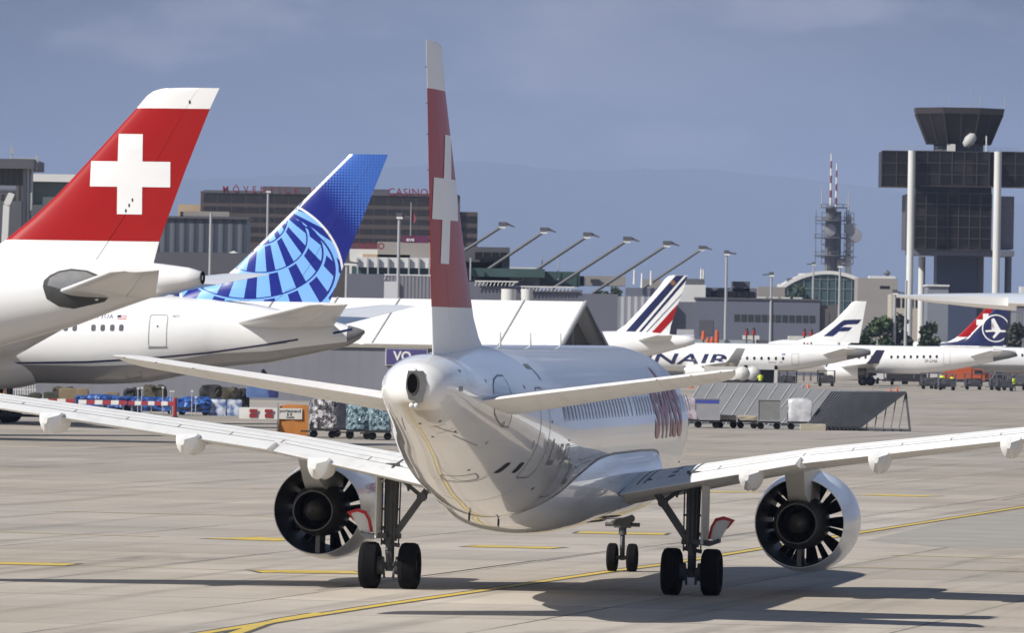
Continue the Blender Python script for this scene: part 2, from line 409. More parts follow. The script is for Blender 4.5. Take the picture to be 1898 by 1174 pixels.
def engine(root, x, z, y_exit, L, r_out, r_exit, M, M_out, wing, detail=True, yp=None):
    # nacelle: outer skin, lip, inner duct
    yf = y_exit + L
    prof = [(y_exit, r_exit * .985), (y_exit, r_exit), (lerp(y_exit, yf, .25), lerp(r_exit, r_out, .62)), (lerp(y_exit, yf, .5), r_out), (lerp(y_exit, yf, .8), r_out * .985), (lerp(y_exit, yf, .94), r_out * .93), (yf, r_out * .83), (yf - .08, r_out * .79), (yf - .4, r_out * .76),
            (lerp(y_exit, yf, .62), r_out * .8), (lerp(y_exit, yf, .3), r_exit * .965), (y_exit, r_exit * .985)]
    m = MB(); m.revolve(prof, n=48 if detail else 24, mats=[0, 0, 0, 0, 0, 1, 1, 1, 2, 2, 2])
    e = m.build('engine', [M_out, M['bare'], M['duct']], root, 50, loc=(x, 0, z))
    n = 40 if detail else 20
    c = MB(); c.revolve([(lerp(y_exit, yf, .5), r_out * .36), (lerp(y_exit, yf, .3), r_exit * .6), (y_exit, r_exit * .585), (y_exit - L * .2, r_exit * .45), (y_exit - L * .2, r_exit * .43), (y_exit, r_exit * .42)], n=n)
    c.build('core_cowl', M['core'], e, 50)
    c = MB(); c.revolve([(y_exit + .35, r_exit * .4), (y_exit + .3, r_exit * .3), (y_exit - L * .05, r_exit * .27), (y_exit - L * .19, r_exit * .2), (y_exit - L * .23, r_exit * .02)], n=n)
    c.build('exhaust_plug', M['plug'], e, 50)
    if detail:                               # open fan: daylight shows between the blades
        yv = lerp(y_exit, yf, .6); q0, q1 = r_out * .34, r_out * .80; nb = 26
        c = MB(); g0, g1 = PI / nb * .92, PI / nb * .76
        c.loft([[(q * math.sin(k * g), yv + dy, q * math.cos(k * g)) for k, dy in ((-1, -.05), (1, .05), (1, .07), (-1, -.03))] for q, g in ((q0, g0), (lerp(q0, q1, .5), lerp(g0, g1, .3)), (q1, g1))])
        v0 = c.build('fan_blade', M['fan'], e)
        for i in range(1, nb): inst('fan_blade', v0, e, rot=(0, 2 * PI * i / nb + .06 * math.sin(i * 2.3), 0))
        c = MB(); c.revolve([(yv - .06, .01), (yv - .06, q0 * 1.02), (yv + .3, q0 * .8), (yv + .6, .02)], n=32); c.build('fan_hub', M['fan'], e, 50)
        c = MB(); c.box(-.05, .05, y_exit + .12, y_exit + .9, -r_exit * .97, -r_exit * .5); c.build('bifurcation', M['core'], e)
    else:
        c = MB(); c.revolve([(lerp(y_exit, yf, .58), .02), (lerp(y_exit, yf, .6), r_out * .81)], n=n); c.build('fan', M['fan'], e)
    # pylon
    c = MB(); w0 = .27 if detail else .25; yp = y_exit - L * .28 if yp is None else yp
    zt = wing.p(abs(x), .5, -1).z - z + .15; zb = r_exit * .5
    c.loft([[(-w0, y_exit + L * .55, zb), (w0, y_exit + L * .55, zb), (w0, y_exit + L * .75, r_out * .95), (-w0, y_exit + L * .75, r_out * .95)],
            [(-w0 * .9, y_exit - .2, zb * .9), (w0 * .9, y_exit - .2, zb * .9), (w0, y_exit, zt), (-w0, y_exit, zt)],
            [(-w0 * .7, yp, lerp(zb, zt, .2)), (w0 * .7, yp, lerp(zb, zt, .2)), (w0 * .85, yp - .7, zt), (-w0 * .85, yp - .7, zt)]])
    c.build('pylon', M['white_in'], e, 30)
    return e
def fairing(root, wing, sp, M, w=.42, h=.42, fwd=1.6, aft=.75, name='flap_fairing'):   # canoe under the trailing edge
    q = wing.p(sp, .985, -1); m = MB(); rings = []
    for t, a in ((fwd, .15), (fwd * .75, .7), (fwd * .4, .98), (0, 1), (-aft * .4, .97), (-aft * .41, .968), (-aft, .22)):
        z0 = wing.p(sp, max(.3, min(.985, .985 - t / max(.1, (wing._at(sp)[0] - wing._at(sp)[1])))), -1).z - q.z + .06 if t >= 0 else .04 + t * .12
        rings.append([(w * a * px_, t, z0 + h * a ** .8 * pz_) for px_, pz_ in ((-.5, .05), (-.49, -.3), (-.40, -.62), (-.22, -.9), (0, -1), (.22, -.9), (.40, -.62), (.49, -.3), (.5, .05))])
    m.loft(rings)
    return m.build(name, M, root, 24, loc=q)
def quick_airliner(name, label, loc, heading, M, fus, wing_st, tail_st, fin_st, eng=None, gear=None, tc=.12, belly=None, wmat=None, fin_m=None, fin_bands=None, winglet=None, group=None, mfun=None, fus_m=None):
    """a whole parked airliner; returns root and the surfaces its markings lie on"""
    root = thing(name, label, 'airplane', loc, (0, 0, heading), group)
    f = Fus(fus); f.mesh(.9, 40, mfun).build('fuselage', fus_m or M['white'], root, 60)
    if belly: Fus(belly).mesh(.6, 32).build('belly_fairing', fus_m or M['white'], root, 60)
    w2 = []
    for s_ in (-1, 1):
        w = Lift(wing_st, s_, .11, camber=.012); w.skin(0, .76).build('wing', wmat or M['white'], root, 40)
        w.skin(.762, 1, s1=wing_st[-1][0] * .96 if not winglet else None, n=4).build('flap', wmat or M['white'], root, 40); w2.append(w)
        if winglet:
            q = wing_st[-1]; Lift([(q[0], q[1], q[2], q[3], q[4]), (q[0] + .35, q[1] - .35, q[2] - .1, q[3] + .25, q[4] + .25), (q[0] + .75, q[1] - 1.3, q[2] - .8, q[3] + 1.6, q[4] + 1.6)], s_, .09).skin().build('winglet', winglet, root, 40)
        t = Lift(tail_st, s_, .1); t.skin(0, .7).build('tailplane', M['white'], root, 40); t.skin(.705, 1, n=4).build('elevator', M['white'], root, 40)
    fn = Lift(fin_st, tc=tc * .85, vert=True)
    fm = fin_m or M['white']; mf = None; ex = ()
    if fin_bands: ex = [b for b in fin_bands[0]]; mf = fin_bands[1]
    fn.skin(0, .68, extra=ex, mfun=mf).build('fin', fm, root, 40); fn.skin(.684, 1, extra=ex, mfun=mf, n=4).build('rudder', fm, root, 40)
    if eng:
        for s_ in (-1, 1): engine(root, s_ * eng[0], eng[1], eng[2], eng[3], eng[4], eng[4] * .86, M, M['white'], w2[(s_ + 1) // 2], False)
    if gear:
        for s_ in (-1, 1): main_gear(root, s_ * gear[0], gear[1], gear[2], gear[3], gear[4], M, s_, False, y=gear[5])
        nose_gear(root, gear[6], gear[2] * .7, gear[3] * .6, gear[4] * .6, M, gear[1] - .4)
    return root, f, fn, w2
def window_row(root, f, side, ys, z, w, h, m, off=.008):
    for y in ys: decal('window', [rrect(y - w / 2, y + w / 2, z - h / 2, z + h / 2, min(w, h) * .42, 3)], lambda a, b: f.pt(a, b, side, off), m, root)
# ---------------------------------------------------------------- shared materials
def aircraft_white(name, col=(.82, .82, .81), rough=.28, dirt=.06):
    s = Sh(name, rough=rough, coat=.55, coat_rough=.07)
    x = s.pos(); n = s.noise(.9, 5, s.vec(x[0], x[1] * .35, x[2] * 1.6), .6)
    s.set('color', s.scale(col, 1 - dirt * n.ss(.45, .75)))
    return s.m
M = {}
M['white'] = aircraft_white('aircraft_white')
M['white_in'] = mat('gear_door_white', (.62, .62, .60), .4, .1)
M['gear'] = mat('gear_grey', (.075, .078, .082), .5, .3, 6, metal=.1)
_w = Sh('wing_white', rough=.6, spec=.15); _x = _w.pos(); _n = _w.noise(1.2, 5, _w.vec(_x[0] * 2.5, _x[1] * .5, _x[2]), .6); _l = ((_x[0] / 1.15).fr() - .5).ab().ss(.492, .497)
_w.set('color', _w.scale((.78, .78, .77), (1 - _n.ss(.48, .75) * .13) * (1 - _l * .12))); M['wing'] = _w.m
M['fin_red'] = mat('fin_red', (.33, .006, .005), .28, .06, 1, spec=.14)
M['fin_white'] = mat('fin_white', (.80, .80, .79), .3, .03, 1, spec=.35)
M['mast'] = mat('mast_grey', (.10, .105, .11), .55, .15, .5)
M['tyre'] = mat('tyre_rubber', (.007, .007, .008), .85, .3, 5, spec=.12)
M['rim'] = mat('wheel_rim', (.10, .10, .105), .5, .2, 5, metal=.4)
M['red'] = mat('red_paint', (.45, .012, .012), .35)
M['bare'] = mat('bare_lip_metal', (.55, .55, .56), .22, .05, metal=1.0)
M['duct'] = mat('duct_liner', (.02, .02, .023), .6, spec=.2)
M['core'] = mat('core_metal', (.15, .14, .13), .34, .35, 3, metal=.7)
M['plug'] = mat('exhaust_plug_metal', (.10, .092, .085), .42, .35, 3, metal=.6)
M['fan'] = mat('fan_black', (.01, .01, .012), .5)
M['vane'] = mat('vane_metal', (.46, .46, .48), .4, .05)
M['glass'] = mat('window_glass', (.02, .022, .028), .1, .2)
M['seal'] = mat('seal_line', (.27, .27, .28), .5, .1)
M['dark'] = mat('dark_mark', (.03, .03, .035), .5)
M['swiss_red'] = mat('tail_red', (.33, .008, .007), .35, .06, 1, coat=.12, coat_rough=.06, spec=.25)
M['mid_grey'] = mat('panel_grey', (.25, .25, .25), .45, .15, metal=.3)
M['belly_grey'] = mat('belly_grey', (.30, .29, .28), .3, .1, coat=.5)
M['navy'] = mat('navy_paint', (.012, .016, .075), .25, .05, coat=.8, coat_rough=.05)
M['alu'] = mat('bare_aluminium', (.45, .45, .46), .4, .12, metal=.6)
M['unp_black'] = mat('hole_shade_black', (.004, .004, .004), .8, spec=.03)  # near-black colour standing in for the shade inside exhaust openings
SKIN = Sh('belly_skin', rough=.3, coat=1.0, coat_rough=.018)    # main airliner: fine frame and stringer lines, a little dirt under the tail
x = SKIN.pos(); ln = (((x[1] / 1.9).fr() - .5).ab().ss(.4955, .4985)).mx(((x[2] / .62 + .3).fr() - .5).ab().ss(.489, .496) * .7) * .15
n = SKIN.noise(1.1, 5, SKIN.vec(x[0], x[1] * .3, x[2] * 1.5), .6)
st = (1 - x[1].ss(-19.4, -15.2)) * (1 - x[0].ab().ss(.08, .5)) * (1 - x[2].ss(4.2, 4.6)) * (n * .9 + .35)
SKIN.set('color', SKIN.scale(SKIN.mix(st.cl(), (.84, .84, .83), (.50, .43, .29)), (1 - ln) * (1 - .07 * n.ss(.45, .8))))
M['skin'] = SKIN.m

# ---------------------------------------------------------------- the white and red airliner in the middle
A220 = dict(
 fus=[(18.9, 2.95, .03, .03), (18.6, 2.95, .42, .38), (17.7, 3.03, .9, .86), (16.6, 3.2, 1.22, 1.25), (15, 3.42, 1.54, 1.62), (13, 3.57, 1.72, 1.83), (11, 3.6, 1.75, 1.85), (-7, 3.6, 1.75, 1.85),
      (-9, 3.65, 1.73, 1.80), (-11, 3.80, 1.63, 1.64), (-13, 4.0, 1.44, 1.40), (-15, 4.22, 1.19, 1.11), (-17, 4.41, .97, .83), (-18.1, 4.55, .86, .71), (-18.8, 4.61, .73, .57), (-19.2, 4.63, .59, .46), (-19.42, 4.64, .43, .37), (-19.5, 4.65, .26, .28)],
 wing=[(0, 6.0, -1.45, 2.1, 2.05), (1.75, 5.15, -1.5, 2.32, 2.2), (5.9, 3.0, -1.62, 3.1, 3.02), (10.1, .86, -2.7, 3.69, 3.6), (14, -1.15, -3.7, 4.23, 4.12), (17.2, -2.8, -4.3, 4.58, 4.55)],
 tail=[(.5, -12.9, -16.85, 4.10, 4.3), (.98, -13.2, -16.9, 4.17, 4.36), (5.75, -16.5, -18.56, 4.94, 5.03), (5.95, -16.95, -18.62, 4.98, 5.06), (6.08, -17.6, -18.66, 5.03, 5.075), (6.14, -18.25, -18.68, 5.07, 5.085)],
 fin=[(4.9, -9.5, -17.0), (5.3, -10.4, -17.13), (5.6, -11.3, -17.22), (6.0, -12.05, -17.35), (7.0, -13.15, -17.65), (8.36, -14.5, -18.07), (10.5, -16.5, -18.71), (11.0, -16.85, -18.87), (11.25, -17.0, -18.95), (11.36, -17.15, -18.98), (11.41, -17.6, -18.99)])
def red_band(z): return 1 if 6.18 < z < 10.49 else 0
def build_a220(label, loc, rot, full=True):
    root = thing('airliner', label, 'airplane', loc, rot)
    f = Fus(A220['fus'])
    fo = f.mesh(.35 if full else .8, 72 if full else 40).build('fuselage', M['skin'], root, 60)
    BF = Fus([(9.6, 2.5, .9, .5), (8.6, 2.46, 1.6, .9), (7, 2.42, 1.86, 1.08), (4, 2.42, 1.9, 1.08), (-.5, 2.42, 1.9, 1.08), (-3, 2.4, 1.86, 1.05), (-5.5, 2.36, 1.62, .93), (-7.5, 2.36, 1.2, .74), (-9, 2.42, .7, .52)], 2.7, 2.0); BF.mesh(.4, 56).build('belly_fairing', M['skin'], root, 60)
    wings = []
    for s_ in (-1, 1):
        w = Lift(A220['wing'], s_, .10); wings.append(w)
        w.skin(0, .74, s0=0, n=22).build('wing', M['wing'], root, 40)
        w.skin(.743, 1, s0=1.9, s1=5.75, n=6).build('flap', M['wing'], root, 40)
        w.skin(.743, 1, s0=5.9, s1=12.4, n=6).build('flap', M['wing'], root, 40)
        w.skin(.743, 1, s0=12.45, s1=16.6, n=6).build('aileron', M['wing'], root, 40)
        Lift([(17.2, -2.8, -4.3, 4.58, 4.55), (17.5, -3.1, -4.4, 4.75, 4.75), (17.75, -3.6, -4.7, 5.2, 5.2), (18.0, -4.3, -5.1, 6.1, 6.1)], s_, .09).skin().build('winglet', M['white'], root, 40)
        t = Lift(A220['tail'], s_, .105)
        t.skin(0, .68, n=20).build('tailplane', M['wing'], root, 40)
        t.skin(.684, 1, s0=.98, n=6).build('elevator', M['wing'], root, 40)
        for sp in (4.75, 7.6, 10.5): fairing(root, w, sp, M['wing'], .44, .41, 2.0, .7)
        # seal plate and swing marks on the tail cone beside each tailplane root
        if full:
            decal('tailplane_seal', [[(-14.4, 4.85), (-14.4, 4.5), (-15.9, 4.5), (-15.75, 4.65), (-15.4, 4.78), (-14.9, 4.85)]], lambda a, b: f.pt(a, b, s_, .006), mat('seal_plate', (.5, .51, .53), .12, .05, coat=1.0), root)
            decal('tailplane_seal', [[(-15.9, 4.22), (-14.45, 4.18), (-14.55, 3.82), (-15.0, 3.84), (-15.5, 3.98), (-15.8, 4.1)]], lambda a, b: f.pt(a, b, s_, .006), mat('seal_plate', (.5, .51, .53)), root)
            decal('seal_edge', stroke([(-14.4, 4.5), (-14.4, 4.85), (-14.9, 4.85), (-15.4, 4.78), (-15.75, 4.65), (-15.9, 4.5)], .032) + stroke([(-14.45, 4.18), (-14.55, 3.82), (-15.0, 3.84), (-15.5, 3.98), (-15.8, 4.1), (-15.9, 4.22)], .032), lambda a, b: f.pt(a, b, s_, .009), M['mid_grey'], root)
    fin = Lift(A220['fin'], tc=.072, vert=True)
    ex = (6.2, 10.48)
    fin.skin(0, .70, extra=ex, n=20, mfun=red_band).build('fin', [M['fin_white'], M['fin_red']], root, 50)
    fin.skin(.703, 1, s0=5.12, extra=ex, n=6, mfun=red_band).build('rudder', [M['fin_white'], M['fin_red']], root, 50)
    for s_ in (-1, 1): decal('cross_emblem', cross(-16.45, 8.34, 2.72, .82, 2.56), lambda a, b: fin.side_pt(a, b, s_, .008), M['fin_white'], root, .1)
    for i, s_ in enumerate((-1, 1)):
        zo = s_ * .023
        e = engine(root, s_ * 5.45, 1.6, 2.75, 3.35, 1.16, 1.0, M, M['white'], wings[i], full)
        if full and s_ < 0:
            def nac(a, b): # inboard side of the cowling
                r_ = 1.165; an = (b) / r_; return Vector((r_ * math.cos(an) - 0.004, a, r_ * math.sin(an)))
            text_on('cowl_lettering', 'SWISS.COM', .22, 3.75, .42, 1, nac, M['red'], e, bold=.005)
        main_gear(root, s_ * 3.36, 2.75, .52, .42, .44, M, s_, full, zo=zo)
    nose_gear(root, 15.13, .345, .24, .24, M, 2.0)
    # cabin windows, doors and lettering
    wm = M['glass']
    for s_ in (-1, 1):
        fn = lambda a, b: f.pt(a, b, s_, .006)
        proto = decal('window', [rrect(-.1, .1, 3.9, 4.33, .09, 3)], lambda a, b: f.pt(a, b, s_, .006), wm, root, loc=(0, -9.4, 0))
        y = -9.4
        for k in range(40):
            y += .56 if k not in (19, 20) else .85
            inst('window', proto, root, (0, y, 0))
        for y0, y1, z0, z1 in ((-12.1, -11.25, 2.75, 4.6), (13.3, 14.2, 2.7, 4.6)):
            decal('cabin_door', stroke(rrect(y0, y1, z0, z1, .18, 4), .03, True), fn, M['seal'], root)
        text_on('title_lettering', 'swiss', 1.62, 6.3 if s_ > 0 else 12.5, 3.42, 1 if s_ > 0 else -1, lambda a, b: f.pt(a, b, s_, .012), mat('title_red', (.30, .02, .02), .3), root, bold=.06, stretch=1.12)
        text_on('registration', 'HB-JCL', .34, -10.2 if s_ > 0 else -8.2, 3.1, 1 if s_ > 0 else -1, fn, M['seal'], root)
        if full and s_ > 0:
            for y0, y1, z0, z1 in ((-9.2, -8.2, 2.3, 3.1),):
                decal('cargo_door' if y0 > -10 else 'access_panel', stroke(rrect(y0, y1, z0, z1, .1, 3), .028, True), fn, M['seal'], root)
            for yy, zz, l_, h_ in ((-18.55, 4.6, .22, .1), (-18.2, 4.95, .1, .05), (-16.2, 4.75, .07, .07), (-13.0, 4.62, .08, .08), (-11.0, 3.9, .14, .06), (-9.0, 3.5, .1, .05), (-12.4, 3.45, .05, .16), (-7.0, 2.9, .16, .05), (-15.2, 3.5, .06, .06), (-10.3, 2.5, .12, .05)): decal('placard', [rrect(yy - l_ / 2, yy + l_ / 2, zz - h_ / 2, zz + h_ / 2, .015, 1)], fn, M['mid_grey'], root)
            decal('outflow_valve', [rrect(-13.3, -13.05, 2.86, 3.08, .06)], fn, M['dark'], root); decal('outflow_valve', [rrect(-12.55, -12.3, 2.86, 3.08, .06)], fn, M['dark'], root)
            decal('air_vent', [rrect(-10.75, -10.2, 3.0, 3.1, .04), rrect(-10.75, -10.65, 3.0, 3.55, .04)], fn, M['mid_grey'], root)
            decal('air_vent', [rrect(-7.9, -7.35, 2.55, 2.66, .04), rrect(-7.9, -7.8, 2.55, 3.0, .04)], fn, M['mid_grey'], root)
            seam = []
            for i in range(46):
                yy = -8.6 + i * .39; zc, hw, hh = f.at(yy); bz, bw, bh = BF.at(yy)
                for k in range(220):
                    zz = 3.58 - k * .01
                    q1, q2 = abs((zz - zc) / hh), abs((zz - bz) / bh)
                    if q2 < 1 and q1 < 1 and bw * (1 - q2 ** 2.7) ** (1 / 2.7) >= hw * math.sqrt(1 - q1 * q1): seam.append((yy, zz + .02)); break
            decal('fairing_seam', stroke(seam, .045), lambda a, b: f.pt(a, b, s_, .012), M['seal'], root)
            decal('air_vent', [rrect(-11.3, -10.7, 4.98, 5.08, .03), rrect(-10.8, -10.7, 4.75, 5.08, .03)], fn, M['mid_grey'], root)
    # marks under the tail (placed in plan, laid on the lower skin)
    def under(a, b):                         # a = y, b = lateral
        zc, hw, hh = f.at(a); q = max(-.97, min(.97, b / hw)); return Vector((b * 1.003, a, zc - hh * math.sqrt(1 - q * q) - .006))
    decal('access_panel', stroke(rrect(-13.75, -13.3, -.28, .45, .1, 4), .03, True), under, M['seal'], root)
    for q in ([(-18.0, .1), (-18.0, .42)], [(-17.45, .15), (-17.45, .5)], [(-18.1, .2), (-17.0, .52)], [(-18.4, -.4), (-17.2, -.5)], [(-17, .43), (-15.5, .7)], [(-13.2, -.5), (-13.2, .6)], [(-11.4, -.7), (-11.4, .9)]):
        decal('panel_seam', stroke(q, .016), under, M['seal'], root)
    for a, b in ((-18.3, -.05), (-18.3, .35), (-17.2, .05), (-17.2, .5), (-14.1, .35)): decal('drain_port', [circ(a, b, .035, 8)], under, M['dark'], root)
    for a, b, l in ((-9.6, -.25, .14), (-8.4, .2, .16)):
        p = under(a, b); m = MB(); m.bar(p + Vector((0, 0, .03)), p + Vector((0, -.05, -l)), .03, .1); m.build('drain_mast', M['dark'], root)
    # auxiliary exhaust in the tail cone
    yE = -19.5; m = MB()
    m.prism([(-.13, .29), (.16, .29), (.24, .06), (.23, -.08), (.15, -.33), (-.10, -.27), (-.16, -.06), (-.16, .06)], yE - .03, yE + .3)
    ap = m.build('exhaust_plate', mat('exhaust_plate_metal', (.13, .13, .13), .5, .3, 6, metal=.3), root, loc=(0, 0, 4.65))
    m = MB(); m.revolve([(yE - .05, .125), (yE - .05, .14), (yE + .05, .15), (yE + .05, .13)], n=28); o = m.build('exhaust_pipe', M['core'], ap, 40, loc=(-.03, 0, .04)); o.scale = (.82, 1, 1.55)
    m = MB(); m.revolve([(yE - .042, .13), (yE - .04, .002)], n=28); o = m.build('exhaust_opening', M['unp_black'], ap, loc=(-.03, 0, .04)); o.scale = (.82, 1, 1.55)  # shallow disc, its black colour paints the darkness of the pipe
    for dx, dz in ((-.04, -.34), (.05, -.34), (0, .33)):
        m = MB(); m.revolve([(-.06 * math.cos(t), .055 * math.sin(t) + .001) for t in [PI * i / 8 for i in range(9)]], n=14); m.build('tail_light', mat('lamp_lens', (.6, .6, .6), .1), root, 60, loc=(dx, yE + (.0 if dz < 0 else .03), 4.6 + dz))
    for y in (-7.4, -2.6, 2.5):
        zc, hw, hh = f.at(y); m = MB(); m.prism([(-.02 + y, zc + hh - .02), (y + .16, zc + hh - .02), (y + .06, zc + hh + .27), (y - .02, zc + hh + .27)], -.012, .012, 'X'); m.build('antenna', M['white_in'], root)
    if full:
        w = wings[1]
        for w in wings:                      # walkway marks and seams on the wing roots
            top = lambda a, b: w.p(b, max(0, min(.999, (w._at(b)[0] - a) / (w._at(b)[0] - w._at(b)[1]))), 1, .005)
            for sp in (2.15, 2.3, 3.3): decal('walkway_line', stroke([(-.4, sp), (3.6, sp)], .05), top, M['dark'], root)
            for yy in (0.0, .8, 1.6, 2.4): decal('walkway_mark', stroke([(yy, 2.85), (yy + .35, 2.85)], .14), top, M['dark'], root)
            for s0_, s1_ in ((1.95, 5.7), (5.95, 12.35), (12.5, 16.5)): decal('flap_seam', stroke([(lerp(w._at(s0_)[0], w._at(s0_)[1], .735), s0_), (lerp(w._at(s1_)[0], w._at(s1_)[1], .735), s1_)], .035), top, M['mid_grey'], root, .5)
            for a in (.2, .45, .62): decal('spoiler_seam', stroke([(lerp(w._at(sp)[0], w._at(sp)[1], a), sp) for sp in (3.0, 5.9, 10.1, 13.5)], .025), top, M['seal'], root, .5)
            for sp in (3.9, 5.8, 6.9, 8.0, 9.1, 10.2, 11.3, 12.3): decal('spoiler_seam', stroke([(lerp(w._at(sp)[0], w._at(sp)[1], c), sp) for c in (.62, .74)], .025), top, M['seal'], root)
        for z in (10.9, 10.2, 9.6, 8.9):     # static wicks on the rudder
            p = fin.p(z, 1, 1); m = MB(); m.tube(p, p + Vector((0, -.22, -.03)), .008, n=5); m.build('static_wick', M['dark'], root)
        for t_s in (-1, 1):
            t = Lift(A220['tail'], t_s, .105)
            for sp in (5.9, 5.3, 4.6): p = t.p(sp, 1, 1); m = MB(); m.tube(p, p + Vector((0, -.2, 0)), .008, n=5); m.build('static_wick', M['dark'], root)
    return root
build_a220('large white airliner seen from behind, red tail with white cross, taxiing in the foreground', (.713, 164.2, 0), (0, .0069, -.135))

# ---------------------------------------------------------------- parked airliners, noses to the left
def nose_left(px_end, py_ground, d, theta):
    """root at the tail end on the ground; forward = left and a little away"""
    p = P(px_end, 600, d); p.z = 0
    return p, Vector((-math.cos(theta), math.sin(theta), 0)), PI / 2 - theta
def outline(o, fw, top, bot, wid=1.0):       # fuselage stations from the photographed top and bottom edges
    T = sorted(on_plane(a, b, o, fw) for a, b in top); B = sorted(on_plane(a, b, o, fw) for a, b in bot); out = []
    f = lambda Q, y: lerp(*[(q0[1], q1[1]) for q0, q1 in zip(Q, Q[1:]) if q0[0] <= y <= q1[0]][0], (lambda q: (y - q[0][0]) / (q[1][0] - q[0][0]))([(q0, q1) for q0, q1 in zip(Q, Q[1:]) if q0[0] <= y <= q1[0]][0]))
    lo, hi = max(T[0][0], B[0][0]), min(T[-1][0], B[-1][0])
    for y in sorted(set([q[0] for q in T + B if lo <= q[0] <= hi])):
        t, b = f(T, y), f(B, y); out.append((y, (t + b) / 2, (t - b) / 2 * wid, (t - b) / 2))
    return out
# -- red-tailed wide-body at the left edge
o, fw, hd = nose_left(372, 0, 362, R(14))
fus = outline(o, fw, [(373, 503), (350, 496), (299, 489), (210, 482), (100, 477), (0, 474)], [(373, 527), (342, 535.5), (299, 546), (210, 577), (128, 608), (0, 643)])
y9, zc9, hw9, hh9 = fus[-1]
fus = [(-.05, fus[0][1], .16, .2)] + fus + [(y9 + 4, 6.3, 2.75, 2.75), (y9 + 8, 6.15, 2.82, 2.82), (48, 6.15, 2.82, 2.82), (54, 6.0, 2.3, 2.4), (57, 5.7, 1.4, 1.4), (58.6, 5.4, .1, .1)]
def fpts(o, fw, le, te):
    L = sorted((on_plane(a, b, o, fw)[::-1]) for a, b in le); T = sorted((on_plane(a, b, o, fw)[::-1]) for a, b in te); out = []
    def g(Q, z):
        for q0, q1 in zip(Q, Q[1:]):
            if z <= q1[0] or q1 is Q[-1]: return lerp(q0[1], q1[1], (z - q0[0]) / (q1[0] - q0[0]))
    for z in sorted(set(q[0] for q in L)): out.append((z, g(L, z), g(T, z)))
    return out
fin = fpts(o, fw, [(-60, 492), (10, 445), (60, 404), (105, 362), (150, 314), (200, 259), (257, 196), (272, 178), (284, 169), (300, 164), (330, 162.5)], [(284, 490), (296, 445), (342, 320), (390, 199), (407, 162.5)])
zb = on_plane(200, 447, o, fw)[1]; zt = on_plane(320, 201, o, fw)[1]
swr, swf, swfin, _ = quick_airliner('wide_body_airliner', 'white wide-body airliner at the left edge, big red tail with a white cross', o, hd, M, fus,
    [(0, 33.5, 22.5, 4.4, 4.2), (2.8, 31.5, 22.2, 4.7, 4.4), (9, 26.5, 19.6, 5.3, 5.1), (22, 17, 13.6, 6.9, 6.8), (28.5, 12.3, 10.3, 7.6, 7.6)],
    [(.4, 7.6, 2.0, 7.2, 7.2), (1.3, 6.9, 1.9, 7.35, 7.35), (9.0, 1.9, -.55, 8.3, 8.35), (9.6, 1.0, -.75, 8.37, 8.41)], fin,
    (9.4, 3.0, 27, 5.6, 1.6), (5.3, 4.6, .7, .5, .6, 25.0, 50), belly=[(36, 4.6, 1.2, .8), (33, 4.3, 2.8, 1.6), (24, 4.3, 2.9, 1.6), (20, 4.6, 1.3, .8)], fin_m=[M['white'], M['swiss_red']], fin_bands=((zb, zt), lambda z: 1 if zb < z < zt else 0))
c0 = on_plane(243.5, 323, o, fw); kx = on_plane(170.5, 323, o, fw)[0] - on_plane(316.5, 323, o, fw)[0]; kz = on_plane(243, 248.5, o, fw)[1] - on_plane(243, 397.5, o, fw)[1]
for s_ in (-1, 1): decal('cross_emblem', cross(c0[0], c0[1], kx, kx * .31, kz), lambda a, b: swfin.side_pt(a, b, s_, .012), M['white'], swr, .3)
opl = lambda *q: [on_plane(a, b, o, fw) for a, b in q]
side = lambda f, off=.01: (lambda a, b: f.pt(a, b, -1, off))
decal('tailplane_cutout', [opl((100, 532), (101, 521), (110, 511), (125, 503), (146, 499), (175, 502), (200, 512), (223, 534), (221, 545), (205, 560), (152, 573), (128, 569), (107, 555))], side(swf), mat('cutout_dark', (.05, .05, .048), .5, .3), swr, .3)
decal('cutout_plate', [opl((108, 530), (111, 517), (126, 507), (146, 503), (172, 505), (205, 520), (218, 536), (216, 541), (180, 543), (140, 540))], side(swf, .03), mat('cutout_plate', (.22, .22, .22), .4, .3, 2, metal=.4), swr, .3)
m = MB(); m.revolve([(-.06, .33), (-.1, .3), (-.02, .02)], n=20); q = m.build('exhaust_opening', M['unp_black'], swr, loc=(0, 0, fus[0][1]))  # disc coloured as the dark inside of the exhaust
decal('rudder_hinge', [circ(*on_plane(a, b, o, fw), .05, 8, .1) for a, b in ((248, 371), (242, 381), (236, 391), (353, 189))] , lambda a, b: swfin.side_pt(a, b, -1, .016), M['dark'], swr)

# -- blue-tailed airliner with a globe on the fin
o, fw, hd = nose_left(675, 0, 424, R(11))
fus = outline(o, fw, [(674, 612), (664, 608), (630, 599), (576, 583.5), (528, 575.5), (477, 565), (400, 554), (314, 548), (150, 545), (0, 542.5)], [(674, 620), (667, 629), (645, 642), (579, 657), (502, 673), (400, 683.5), (358, 694), (281, 709), (179, 713), (0, 710)])
a9 = fus[-1]
fus = [(-.03, fus[0][1], .08, .1)] + fus + [(36, a9[1], a9[2], a9[3]), (48, a9[1] - .3, 1.9, 1.9), (52, a9[1] - .6, 1.1, 1.1), (53.6, a9[1] - .8, .1, .1)]
fin = fpts(o, fw, [(300, 556), (353, 536), (370, 533), (400, 527), (441, 493), (551, 383.5), (600, 333), (645, 288), (649, 285.6)], [(598, 600), (604.5, 579), (635, 497), (719.5, 286)])
S_ = Sh('globe_tail_paint', rough=.35, coat=.35, coat_rough=.06); x = S_.pos()
pA, pB = on_plane(400, 280, o, fw), on_plane(640, 520, o, fw)
U = (x[1] - pA[0]) * (939 / (pB[0] - pA[0])); W_ = (x[2] - pA[1]) * (939 / (pB[1] - pA[1]))     # coordinates on the fin, 1 = 1/939 of its height
